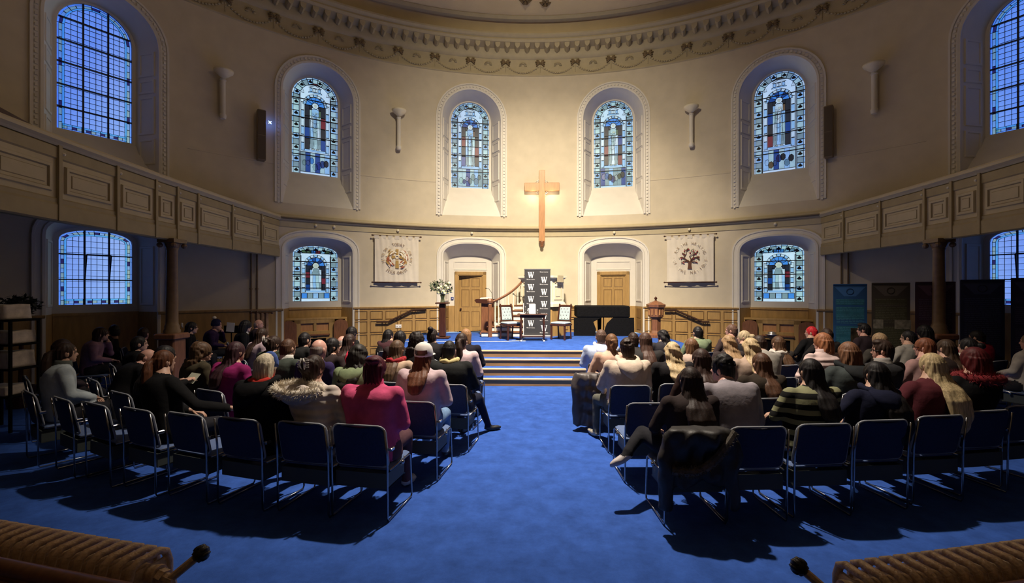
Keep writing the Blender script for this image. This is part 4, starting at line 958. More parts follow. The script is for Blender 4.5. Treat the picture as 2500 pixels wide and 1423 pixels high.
q = pix(1079, 826, z=SZ); PD = tag(empty('plant_stand', loc=(q.x, q.y+.1, SZ)), 'slim dark wooden pedestal holding the flower vase, left of the left door', 'pedestal')
mb = MB(); mb.bbox(-.2, .2, -.2, .2, 0, .05, .015); mb.bbox(-.09, .09, -.09, .09, .05, .98, .02); obj('post', mb, M_dark, PD); mb = MB(); mb.bbox(-.18, .18, -.18, .18, .98, 1.02, .01); obj('top', mb, M_dark, PD)
FV = tag(empty('flower_vase', loc=(q.x, q.y+.1, SZ+1.02)), 'clear vase of cream roses and dark leaves on the slim pedestal', 'flowers')
mb = MB(); mb.lathe([(0, 0), (.07, 0), (.06, .05), (.05, .12), (.075, .22), (.07, .22), (.045, .12), (0, .03)], 16); obj('vase', mb, glass('vase_glass', (.6, .66, .55), .15), FV, True)
mb = MB(); fr = random.Random(3)
for k in range(34):
    a = fr.uniform(0, 2*PI); t = fr.uniform(.05, 1); r = .08+.26*t; z = .24+.42*(1-t*t*.8)*fr.uniform(.5, 1); p = Vector((r*math.cos(a)*(1.25 if math.cos(a) < 0 else 1), r*math.sin(a)*.7, z))
    mb.tube([(0, 0, .15), p*.5+Vector((0, 0, .12)), p], .004, 4)
    for j in range(4):
        d = Vector((fr.uniform(-1, 1), fr.uniform(-1, 1), fr.uniform(-.6, 1))).normalized()*.09; s_ = d.cross(Vector((0, 0, 1))).normalized()*.025; mb.add([p, p+d*.5+s_, p+d, p+d*.5-s_], [(0, 1, 2, 3)])
M_fol = mat('bouquet_leaf', (.035, .055, .02), .6, var=.4, vs=20)
tag(obj('foliage', mb, M_fol, FV), kind='stuff')
rose = MB()
for k, (r, z) in enumerate(((.045, 0), (.035, .012), (.022, .02))): rose.ell((0, 0, z), (r, r, r*.8), 10, 6)
rme = mesh('rose', rose, mat('cream_petals', (.80, .78, .45), .6, var=.1), True)
for k in range(14):
    a = fr.uniform(PI, 2*PI); t = fr.uniform(.1, 1); link('rose', rme, FV, loc=(.24*t*math.cos(a)+.03, .2*t*math.sin(a), .26+.3*fr.random()))
mb = MB()
for k in range(7):
    a = R_(fr.uniform(120, 175)); L = fr.uniform(.3, .45); mb.tube([(0, 0, .2), (.5*L*math.cos(a), -.03, .3+.4*L*math.sin(a)), (L*math.cos(a), -.05, .33+L*math.sin(a))], .004, 4)
    for j in range(6):
        f = .5+.5*j/6; mb.ell((L*f*math.cos(a)+fr.uniform(-.03, .03), -.04, .32+L*f*math.sin(a)+fr.uniform(-.03, .03)), (.022, .008, .022), 5, 4)
tag(obj('fern_spray', mb, mat('grey_green_leaf', (.10, .13, .07), .7), FV), kind='stuff')
mb = MB(); mb.box(-.045, .045, -.012, 0, -.045, .045); W = tag(obj('wall_sign', mb, mat('navy_sign', (.02, .03, .2), .5), None, M=bay(-11.5) @ Matrix.Translation((-.61, .495, 1.72))), 'small navy square sign on the white wall left of the left door', 'sign')
mb = MB(); mb.ell((0, -.013, .012), (.012, .003, .012), 8, 5); mb.box(-.018, .018, -.015, -.012, -.02, -.004); obj('sign_symbol', mb, M_wl, W)
Wp = tag(empty('wall_socket', M=bay(-22.6, RW-.045) @ Matrix.Translation((-.10, 0, .87))), 'white double socket on the oak panelling left of the platform', 'socket')
mb = MB(); mb.bbox(-.09, .09, -.012, 0, -.05, .05, .004); obj('plate', mb, M_wl, Wp)
for s in (-1, 1): mb = MB(); mb.box(s*.045-.022, s*.045+.022, -.014, -.011, -.03, .0); obj('socket_face', mb, mat('grey_print', (.3, .3, .33), .6), Wp)
# ------------------------------------------------------------------ fireplaces with tall side seats
for s, ph in ((-1, -34.9), (1, 34.6)):
    FP = tag(empty('fireplace', M=bay(ph, RW+.30)), 'wooden fireplace surround with two panels below the %s stained window' % ('left' if s < 0 else 'right'), 'fireplace')
    mb = MB()
    for x0, x1, z0, z1 in ((-.55, -.38, 0, 1.12), (.38, .55, 0, 1.12), (-.55, .55, 1.02, 1.12), (-.38, .38, .70, .80), (-.04, .04, .8, 1.02), (-.9, .9, 1.12, 1.18), (-.9, -.84, 0, 1.12), (.84, .9, 0, 1.12)): mb.bbox(x0, x1, -.14, .14, z0, z1, .008)
    obj('surround', mb, M_oak, FP)
    mb = MB(); mb.box(-.84, .84, .05, .14, 0, 1.12); obj('backing_board', mb, M_mid, FP)
    for x in (-.21, .21): mb = MB(); mb.box(x-.17, x+.17, -.08, 0, .8, 1.02); obj('panel', mb, M_crs, FP)
    mb = MB(); mb.bbox(-.40, .40, -.22, .0, .66, .71, .01); obj('mantel_shelf', mb, M_mid, FP)
    mb = MB(); mb.box(-.30, .30, -.10, .0, 0, .58); obj('grate_opening', mb, M_black, FP)
    mb = MB()
    for x0, x1, z0, z1 in ((-.38, -.30, 0, .66), (.30, .38, 0, .66), (-.3, .3, .58, .66)): mb.box(x0, x1, -.16, -.06, z0, z1)
    mb.box(-.06, .06, -.165, -.155, .60, .635, 1); obj('inner_frame', mb, [M_oak, M_dark], FP)
    for k, x in enumerate((-.70, .70)):
        CH = tag(empty('hall_seat', M=bay(ph, RW-.05) @ Matrix.Translation((x, 0, 0))), 'tall round-topped wooden side seat, %s of the %s fireplace' % (('left', 'right')[k], 'left' if s < 0 else 'right'), 'chair', 'tall wooden side seats')
        mb = MB(); pl = [(-.2, .45), (-.2, .95)]+[(-.2*math.cos(PI*i/10), .98+.14*math.sin(PI*i/10)) for i in range(11)]+[(.2, .95), (.2, .45)]; mb.prism(pl, .10, .16); obj('backrest', mb, M_mid, CH)
        mb = MB(); mb.bbox(-.22, .22, -.25, .15, .42, .47, .01); obj('seat', mb, M_mid, CH)
        for a, b in ((-.2, -.22), (.2, -.22), (-.2, .12), (.2, .12)): mb = MB(); mb.box(a-.02, a+.02, b-.02, b+.02, 0, .42); obj('leg', mb, M_mid, CH)
mb = MB(); mb.lathe([(0, 0), (.16, 0), (.17, .02), (.10, .03), (.11, .07), (.05, .10), (0, .11)], 16); tag(obj('silver_dish', mb, M_al, None, True, M=bay(34.0, RW+.16) @ Matrix.Translation((-.03, 0, .712))), 'domed silver dish on the right fireplace shelf', 'dish')
# music stand with sheet, small hanging on a stand, dark plant and cabinet shelf at the left edge
q = pix(565, 798, Y=10.8); MS = tag(empty('music_stand', loc=(q.x, q.y, 0)), 'black music stand holding a white sheet before the oak boarding', 'stand')
mb = MB(); mb.tube([(0, 0, 0.1), (0, 0, q.z-.12)], .014, 6); mb.box(-.17, .17, -.02, .0, q.z-.14, q.z+.04); obj('pole', mb, M_black, MS)
for k in range(3): a = k*2*PI/3; mb = MB(); mb.tube([(0, 0, .15), (.25*math.cos(a), .25*math.sin(a), .01)], .008, 5); obj('leg', mb, M_black, MS)
mb = MB(); mb.box(-.10, .09, -.032, -.022, -.11, .11, 0, Matrix.Rotation(R_(6), 4, 'Y')); tag(obj('sheet_music', mb, M_wl, None, loc=(q.x, q.y, q.z)), 'white sheet of paper on the music stand', 'paper')
q = pix(638, 790, Y=11.2); BS = tag(empty('banner_stand', loc=(q.x, q.y, 0)), 'faded patterned cloth hanging from a short stand beside the heating pipes', 'banner')
mb = MB(); mb.tube([(-.26, 0, 1.42), (.26, 0, 1.42)], .014, 6); mb.tube([(0, .03, .03), (0, .03, 1.44)], .016, 6); mb.bbox(-.2, .2, -.1, .16, 0, .04, .01)
for sx in (-1, 1): mb.ell((sx*.27, 0, 1.42), (.03, .03, .03), 8, 5)
obj('frame', mb, M_dark, BS)
mb = MB(); nx = 14
for j in range(9):
    for i in range(nx+1): x = -.18+.36*i/nx; mb.v.append((x, -.012+.018*math.sin(i*1.4), .62+.80*j/8))
mb.f = [(j*(nx+1)+i, j*(nx+1)+i+1, (j+1)*(nx+1)+i+1, (j+1)*(nx+1)+i) for j in range(8) for i in range(nx)]; mb.m = [0]*len(mb.f)
obj('cloth', mb, mat('faded_tapestry', (.40, .26, .17), .9, var=.5, vs=9, col2=(.20, .12, .08)), BS, True)
# tiered stand of pale bundles at the left edge, dark plant behind
q = pix(14, 820, Y=6.4); TS = tag(empty('tiered_stand', loc=(q.x, q.y, 0)), 'dark tiered stand at the far left edge of the seats', 'stand')
mb = MB()
for z in (.50, .88, 1.22, 1.56): mb.bbox(-.30, .30, -.2, .2, z-.03, z, .008)
for x in (-.28, .28):
    for y in (-.18, .18): mb.box(x-.015, x+.015, y-.015, y+.015, 0, 1.56)
obj('shelving', mb, M_black, TS)
M_pap = mat('pale_bundle', (.62, .56, .48), .9, var=.2, vs=10, bump=.3, bs=14)
for k, (z, hgt, x, wd) in enumerate(((.50, .12, -.02, .22), (.88, .22, .0, .24), (1.22, .17, .02, .24), (1.56, .20, -.04, .22))):
    bm = bmesh.new(); bmesh.ops.create_cube(bm, size=1); bmesh.ops.subdivide_edges(bm, edges=bm.edges, cuts=5, use_grid_fill=True)
    for v in bm.verts:
        p = v.co; r = 1-.25*max(abs(p.x), abs(p.y))**3*2*(p.z+.5)
        v.co = Vector((p.x*2*wd*r, p.y*.36*r, (p.z+.5)*hgt))+Vector((0, 0, .02))*noise.noise(p*5)*(p.z+.5)
    me = bpy.data.meshes.new('cloth_bundle'); bm.to_mesh(me); bm.free(); me.materials.append(M_pap); me.polygons.foreach_set('use_smooth', [True]*len(me.polygons))
    tag(link('cloth_bundle', me, loc=(q.x+x, q.y-.0, z+.001)), 'pale folded cloth bundle on the dark tiered stand, %s one' % ('lowest', 'second lowest', 'second highest', 'topmost')[k], 'bundle', 'pale bundles on the tiered stand')
q = pix(50, 760, Y=7.6); PL = tag(empty('potted_plant', loc=(q.x, q.y, 0)), 'dark round-topped plant in the shadow left of the low window', 'plant')
mb = MB(); mb.lathe([(0, 0), (.16, 0), (.2, .35), (.18, .35), (0, .30)], 16); obj('pot', mb, M_dark, PL); mb = MB(); mb.tube([(0, 0, .3), (.02, 0, 1.3)], .03, 6); obj('trunk', mb, M_dark, PL)
mb = MB(); pr_ = random.Random(9)
for k in range(420):
    d = Vector((pr_.gauss(0, 1), pr_.gauss(0, 1), pr_.gauss(0, 1))).normalized()*pr_.uniform(.5, 1); p = Vector((d.x*.27, d.y*.27, 1.72+d.z*.18)); t = Vector((pr_.uniform(-1, 1), pr_.uniform(-1, 1), pr_.uniform(-1, 1))).normalized()*.05; s_ = t.cross(d).normalized()*.02
    mb.add([p-t, p+s_, p+t, p-s_], [(0, 1, 2, 3)])
tag(obj('foliage', mb, mat('dark_leaf', (.015, .02, .01), .7), PL), kind='stuff')
# ------------------------------------------------------------------ exhibition pull-up panels on the right
pan = [(2034, 2117, 695, (.012, .07, .20), (.015, .11, .17), 'blue exhibition panel with a dark photograph'), (2128, 2222, 692, (.055, .045, .036), (.06, .058, .03), 'drab brown and olive exhibition panel'), (2234, 2333, 690, (.035, .012, .028), (.03, .012, .035), 'plum exhibition panel half hidden by the column'), (2344, 2453, 685, (.008, .012, .05), (.01, .015, .06), 'navy exhibition panel in front of the low right window'), (2468, 2580, 681, (.01, .012, .05), (.02, .015, .06), 'navy exhibition panel cut by the frame at the far right')]
M_pt = mat('panel_text_print', (.22, .22, .22), .7)
for k, (x0, x1, yt, c1, c2, lab) in enumerate(pan):
    Y = 1100*.13/((711-yt)/1.0)*1.0; Y = [9.55, 9.1, 8.6, 8.1, 7.6][k]
    a, b = pix(x0, 711, Y=Y), pix(x1, 711, Y=Y-.25); c = (a+b)/2; L = (b-a).length; rz = math.atan2(b.y-a.y, b.x-a.x)
    zt = CAMH+(711-yt)*Y/FPX
    E_ = tag(empty('exhibition_panel', loc=(c.x, c.y, 0), rz=rz), lab+', beneath the right gallery', 'display', 'pull-up exhibition panels')
    mb = MB(); mb.box(-L/2, L/2, -.004, .004, .08, zt); obj('printed_sheet', mb, mat('panel_print_%d' % k, c1, .55, var=.25, vs=2), E_)
    mb = MB(); mb.bbox(-L/2-.02, L/2+.02, -.09, .09, 0, .085, .02); obj('base_cassette', mb, M_al, E_)
    mb = MB(); mb.bbox(-L/2, L/2, -.015, .015, zt-.01, zt+.02, .006); obj('top_rail', mb, mat('panel_rail_%d' % k, c1, .5), E_)
    mb = MB(); mb.add([(-L*.44, -.006, zt-.05), (L*.44, -.006, zt-.05), (.1, -.006, zt-.24), (-.1, -.006, zt-.24)], [(0, 1, 2, 3)]); obj('header_chevron', mb, mat('panel_head_%d' % k, tuple(min(1, x*1.8+.02) for x in c1), .6), E_)
    mb = MB(); mb.tube([(.06*math.cos(2*PI*i/20), -.009, zt-.14+.06*math.sin(2*PI*i/20)) for i in range(21)], .008, 4); obj('header_emblem', mb, mat('panel_emblem_%d' % k, tuple(c*.6 for c in c1), .6), E_)
    pr_ = random.Random(k); mb = MB()
    for (z0, z1) in ((zt-.42, zt-.30), (zt-.72, zt-.46), (zt-1.5, zt-.86)):
        mb.box(-L*.42, L*.42, -.0055, -.0045, z0, z1)
    obj('text_block', mb, mat('panel_block_%d' % k, c2, .6, var=.2, vs=8), E_)
    mb = MB(); z = zt-.31
    while z > .35:
        xx = -L*.40
        while xx < L*.36:
            wd = pr_.uniform(.02, .07); mb.box(xx, min(xx+wd, L*.41), -.0065, -.0055, z-.012, z); xx += wd+.012
        z -= .034 if pr_.random() > .12 else .09
    tag(obj('text_lines', mb, mat('panel_line_%d' % k, tuple(min(1, x*1.5+.03) for x in c2), .7), E_), kind='stuff')
    if k == 0:
        mb = MB(); mb.box(L*.02, L*.42, -.009, -.0075, zt-1.25, zt-.90); obj('dark_photograph', mb, mat('dark_photo', (.012, .01, .008), .4, var=.9, vs=6, col2=(.10, .07, .04)), E_)
    if k == 1:
        for px_, w_ in ((-.28, .1), (.06, .16)): mb = MB(); mb.box(px_, px_+w_*1.6, -.009, -.0075, zt-.90, zt-.72); obj('small_photograph', mb, mat('dull_photo', (.22, .20, .16), .5, var=.5, vs=14), E_)
        P_ = obj('notice', MB().box(-.33, -.12, -.012, -.008, zt-1.16-.24, zt-1.16), mat('notice_paper', (.62, .60, .58), .7), E_)
        mb = MB(); mb.prism([(-.31, -.12), (-.25, -.06), (-.225, -.02), (-.20, -.06), (-.14, -.12)], -.0135, -.0122, 0, Matrix.Translation((0, 0, zt-1.16))); mb.box(-.30, -.15, -.0135, -.0122, zt-1.165-.17, zt-1.165-.15); obj('notice_print', mb, M_black, E_)
# ------------------------------------------------------------------ radiators in the foreground
def radiator(x_in, y_in, zt, side, n, label):
    # sections march outward from (x_in,y_in); the row falls back toward the camera's own wall
    Rr = tag(empty('radiator', loc=(x_in, y_in, 0)), label, 'radiator', 'old column radiators at the near wall')
    dirv = Vector((side, .21, 0)).normalized(); crossv = Vector((-dirv.y*side, dirv.x*side, 0)); crossv = crossv if crossv.y > 0 else -crossv
    sec = MB(); Hh = zt
    Mx = Matrix(((dirv.x, crossv.x, 0, 0), (dirv.y, crossv.y, 0, 0), (0, 0, 1, 0), (0, 0, 0, 1)))
    dd = .075
    pts = [(0, -dd+.012, Hh-.028), (0, -dd*.5, Hh-.012), (0, 0, Hh-.014), (0, dd*.5, Hh-.012), (0, dd-.012, Hh-.028)]
    sec.tube([(0, -dd, .14)]+[(0, -dd, .5), (0, -dd, Hh-.07)]+pts+[(0, dd, Hh-.07), (0, dd, .5), (0, dd, .14)], [.0145]*11, 8, 0, Mx)
    sec.bbox(-.006, .006, -dd, dd, Hh-.15, Hh-.045, .003, 0, Mx)
    sec.tube([(0, 0, .12), (0, 0, Hh-.05)], .012, 8, 0, Mx)
    sec.tube([(0, -dd, .14), (0, 0, .11), (0, dd, .14)], .02, 8, 0, Mx)
    sec.tube([(-.03, .0, Hh-.075), (.03, .0, Hh-.075)], .030, 10, 0, Mx); sec.tube([(-.03, .0, .16), (.03, .0, .16)], .032, 10, 0, Mx)
    me = mesh('section', sec, M_rad, True)
    for k in range(n): link('section', me, Rr, loc=dirv*(.063*k))
    for k in (0, n-1):
        mb = MB(); 
        for s in (-1, 1): mb.tube([(0, s*.07, 0), (0, s*.07, .16)], [.022, .018], 8, 0, Matrix.Translation(dirv*(.063*k)) @ Mx)
        obj('foot', mb, M_rad, Rr)
    mb = MB(); mb.tube([(-.03, 0, Hh-.075), (-.05, 0, Hh-.075)], .034, 10, 0, Mx); mb.tube([(-.05, 0, Hh-.075), (-.075, 0, Hh-.08)], .026, 6, 0, Mx); mb.tube([(-.075, 0, Hh-.08), (-.10, 0, Hh-.085), (-.11, 0, Hh-.14), (-.11, 0, .05)], .018, 8, 0, Mx); V = obj('valve', mb, M_rad, Rr, 'auto')
    mb = MB(); mb.tube([(-.095, .0, Hh-.085), (-.160, .045, Hh-.025)], .015, 8, 0, Mx); obj('spindle', mb, M_rad, V)
    mb = MB(); mb.ell((-.178, .055, Hh-.008), (.028, .028, .028), 12, 8, 0, Mx)
    for a in range(8): t = a*PI/4; mb.ell((-.178+.022*math.cos(t), .055, Hh-.008+.022*math.sin(t)), (.009, .020, .009), 6, 4, 0, Mx)
    obj('valve_knob', mb, mat('black_plastic', (.004, .004, .006), .4), V, True)
    return Rr, dirv, crossv
M_rad = mat('old_radiator_paint', (.52, .35, .20), .38, metal=.05, var=.25, vs=40, bump=.25, bs=90)
RH = .98
for s, px, py, lab in ((-1, 364, 1349, 'old brown column radiator with black valve knob, near left corner'), (1, 2089, 1386, 'old brown column radiator with black valve knob, near right corner')):
    p = pix(px, py, z=RH); radiator(p.x, p.y, RH, s, 19, lab)
    # oak boxing between radiator and camera
    d = Vector((s, .21, 0)).normalized(); c = Vector((-d.y*s, d.x*s, 0)); c = c if c.y > 0 else -c
    b0 = Vector((p.x, p.y, 0))-c*.135-d*.10
    if s > 0: b0 = Vector((p.x, p.y, 0))-c*.140+d*.10
    mb = MB(); Mx = Matrix.Translation(b0) @ Matrix(((d.x, c.x, 0, 0), (d.y, c.y, 0, 0), (0, 0, 1, 0), (0, 0, 0, 1)))
    mb.bbox(0, 2.2, -.03, .0, 0, .93, .006, 0, Mx); mb.tube([(0, -.012, .945), (2.2, -.012, .945)], .028, 10, 0, Mx); mb.tube([(0, -.04, .905), (2.2, -.04, .905)], .012, 8, 0, Mx)
    tag(obj('radiator_screen', mb, M_mid, None, 'auto'), 'low wooden rail and board in front of the near %s radiator' % ('left' if s < 0 else 'right'), 'screen')
# ------------------------------------------------------------------ linked stacking chairs
M_cseat = mat('blue_chair_fabric', (.017, .030, .085), .9, var=.15, vs=60, bump=.15, bs=200)
M_edge = mat('pale_chair_edging', (.30, .32, .36), .45)
M_tray = mat('grey_green_tray', (.055, .065, .06), .6)
M_sblu = mat('blue_seat_fabric', (.10, .15, .30), .9, var=.1, vs=60)
def rr_poly(w, h0, h1, r, n=5):
    p = []
    for cx, cz, a0 in ((w-r, h1-r, 0), (-w+r, h1-r, 90), (-w+r*.5, h0+r*.5, 180), (w-r*.5, h0+r*.5, 270)):
        q = r if a0 < 180 else r*.5
        for i in range(n+1): t = R_(a0+90*i/n); p.append((cx+q*math.cos(t), cz+q*math.sin(t)))
    return p
def facing(X, Y):
    a = math.atan2(X+.2, 14.5-Y); return a if X < 0 else a*.45
def chair_meshes():
    d = {}
    by = lambda x, z: -.235-.20*(z-.46)+.05*(abs(x)/.23)**2*.6
    pl = rr_poly(.225, .455, .83, .075); ins = [(x*.955, .64+(z-.64)*.95) for x, z in pl]
    mb = MB()
    for off, m in ((-.020, 0), (.012, 0)):
        v = [(x, by(x, z)+off, z) for x, z in ins]; rows = []
        n = len(ins)
        # grid-free fill: horizontal strips between left and right outline points
        L = sorted([p for p in ins if p[0] < 0], key=lambda p: p[1]); Rr = sorted([p for p in ins if p[0] > 0], key=lambda p: p[1])
        prev = None
        for a, b in zip(L, Rr):
            cur = [(a[0]+(b[0]-a[0])*k/8, by(a[0]+(b[0]-a[0])*k/8, a[1])+off, a[1]-(.018*(1-(2*k/8-1)**2) if a[1] > .78 else 0)) for k in range(9)]
            if prev: mb.loft(prev, cur)
            prev = cur
    d['backrest'] = mesh('backrest', mb, M_cseat, True)
    mb = MB(); sag = lambda x, z: z-(.018*(1-(x/.225)**2) if z > .78 else 0)
    e = [(x, by(x, z)-.004, sag(x, z)) for x, z in pl]; mb.tube(e+[e[0], e[1]], .0095, 6, cap=False); d['back_edging'] = mesh('back_edging', mb, M_edge, True)
    mb = MB(); mb.bbox(-.225, .225, -.20, .235, .405, .447, .018); d['seat'] = mesh('seat', mb, M_sblu, 'auto')
    for s, nm in ((-1, 'sled_frame'), (1, 'sled_frame.r')):
        mb = MB(); x = s*.240
        mb.tube([(x*.96, -.305, .80), (x, -.27, .55), (x, -.265, .42), (x, -.262, .04), (x, -.25, .013), (x, .22, .013), (x, .235, .04), (x, .20, .41), (x, .17, .43), (x, -.22, .43)], .0085, 6)
        mb.tube([(x, .10, .43), (x*.9, .10, .43)], .008, 5); mb.box(x-.02, x+.02, .0, .03, .40, .43)
        d[nm] = mesh('sled_frame', mb, M_chrome, True)
    mb = MB(); mb.box(-.225, .225, -.235, -.225, .27, .40); mb.box(-.225, .225, -.225, .12, .27, .28); mb.box(-.225, -.217, -.225, .1, .27, .40); mb.box(.217, .225, -.225, .1, .27, .40); d['book_tray'] = mesh('book_tray', mb, M_tray)
    mb = MB(); mb.bbox(.25, .275, -.26, -.20, .60, .63, .006); mb.box(.235, .26, -.25, -.235, .605, .625); d['link_clip'] = mesh('link_clip', mb, M_chrome)
    return d
CHM = chair_meshes()
def chair(x, y, rz, label):
    c = tag(empty('stacking_chair', loc=(x, y, 0), rz=rz), label, 'chair', 'blue stacking chairs of the audience')
    for k, m in CHM.items():
        link(k.split('.')[0], m, c).scale = (1.07, 1, 1)
    return c
# ------------------------------------------------------------------ figures
def evald(mb, voxel, smooth_it=4, fac=.5):
    me = bpy.data.meshes.new('t'); me.from_pydata(mb.v, [], mb.f); bm = bmesh.new(); bm.from_mesh(me); bmesh.ops.recalc_face_normals(bm, faces=bm.faces); bm.to_mesh(me); bm.free()
    o = bpy.data.objects.new('t', me); C.objects.link(o)
    r = o.modifiers.new('r', 'REMESH'); r.mode = 'VOXEL'; r.voxel_size = voxel
    if smooth_it: s_ = o.modifiers.new('s', 'SMOOTH'); s_.factor = fac; s_.iterations = smooth_it
    dg = bpy.context.evaluated_depsgraph_get(); m2 = bpy.data.meshes.new_from_object(o.evaluated_get(dg))
    n = len(m2.vertices); v = np.empty(n*3); m2.vertices.foreach_get('co', v); f = [tuple(p.vertices) for p in m2.polygons]
    bpy.data.objects.remove(o); bpy.data.meshes.remove(me); bpy.data.meshes.remove(m2)
    return v.reshape(-1, 3), f
def seg_d(P, a, b):
    a = np.array(a); b = np.array(b); ab = b-a; t = np.clip(((P-a) @ ab)/(ab @ ab), 0, 1); return np.linalg.norm(P-(a+t[:, None]*ab), axis=1)
H0 = 1.30
POSES = {  # lean, elbows (L,R), wrists (L,R), knees, ankles
 'lap': dict(lean=2, el=((-.29, .0, .75), (.29, .0, .75)), wr=((-.07, .25, .655), (.07, .25, .655)), kn=((-.12, .42, .52), (.12, .42, .52)), an=((-.12, .42, .09), (.12, .42, .09))),
 'lean': dict(lean=24, el=((-.29, .18, .71), (.29, .18, .71)), wr=((-.06, .42, .64), (.06, .42, .64)), kn=((-.15, .42, .52), (.15, .42, .52)), an=((-.14, .40, .09), (.14, .40, .09))),
 'chin': dict(lean=10, el=((-.20, .24, .78), (.25, .05, .74)), wr=((-.05, .22, 1.02), (.05, .26, .68)), kn=((-.12, .42, .53), (.12, .42, .53)), an=((-.12, .44, .09), (.12, .44, .09))),
 'fold': dict(lean=4, el=((-.27, .03, .80), (.27, .03, .80)), wr=((.08, .20, .82), (-.08, .20, .78)), kn=((-.12, .42, .52), (.12, .42, .52)), an=((-.12, .44, .09), (.12, .44, .09))),
 'slouch': dict(lean=-4, el=((-.29, -.02, .76), (.29, -.02, .76)), wr=((-.12, .26, .66), (.12, .26, .66)), kn=((-.14, .44, .50), (.14, .44, .50)), an=((-.12, .58, .09), (.12, .58, .09))),
 'aisle': dict(lean=4, el=((-.26, .02, .75), (.27, .10, .74)), wr=((-.07, .27, .66), (.14, .34, .66)), kn=((-.06, .43, .52), (.21, .42, .50)), an=((-.02, .40, .09), (.31, .60, .08))),
 'aisle_out': dict(lean=6, el=((-.30, .06, .74), (.29, .0, .75)), wr=((-.18, .32, .64), (.07, .26, .65)), kn=((-.27, .37, .51), (.10, .42, .52)), an=((-.29, .33, .09), (.10, .42, .09))),
 'cross': dict(lean=4, el=((-.27, .02, .75), (.26, .02, .75)), wr=((-.16, .25, .66), (.10, .25, .66)), kn=((-.27, .33, .60), (.13, .42, .52)), an=((-.47, .12, .47), (.13, .40, .09))),
 'reach': dict(lean=8, el=((-.25, .02, .76), (.36, .10, .78)), wr=((-.08, .26, .66), (.52, .33, .72)), kn=((-.12, .42, .52), (.12, .42, .52)), an=((-.12, .44, .09), (.12, .44, .09))),
 'read': dict(lean=8, el=((-.25, .08, .78), (.25, .08, .78)), wr=((-.05, .32, .84), (.07, .32, .84)), kn=((-.12, .42, .52), (.12, .42, .52)), an=((-.12, .44, .09), (.12, .44, .09))),
}
BODY = {}
def hand_mesh(s):
    mb = MB()
    mb.ell((0, .045, 0), (.040, .052, .016), 10, 6)
    for k, (x, L) in enumerate(((-.030, .062), (-.010, .074), (.011, .070), (.030, .054))):
        mb.tube([(x, .07, .0), (x*1.05, .09+L*.25, -.004), (x*1.05, .09+L*.6, -.024), (x, .09+L*.72, -.050)], [.0095, .0090, .0085, .0065], 6)
    mb.tube([(-s*.028, .02, -.003), (-s*.055, .045, -.014), (-s*.058, .078, -.026)], [.012, .0105, .008], 6)
    mb.tube([(0, -.05, 0), (0, .02, 0)], [(.026, .024), (.032, .018)], 8)
    return np.array(mb.v), mb.f
HANDS = {s: hand_mesh(s) for s in (-1, 1)}
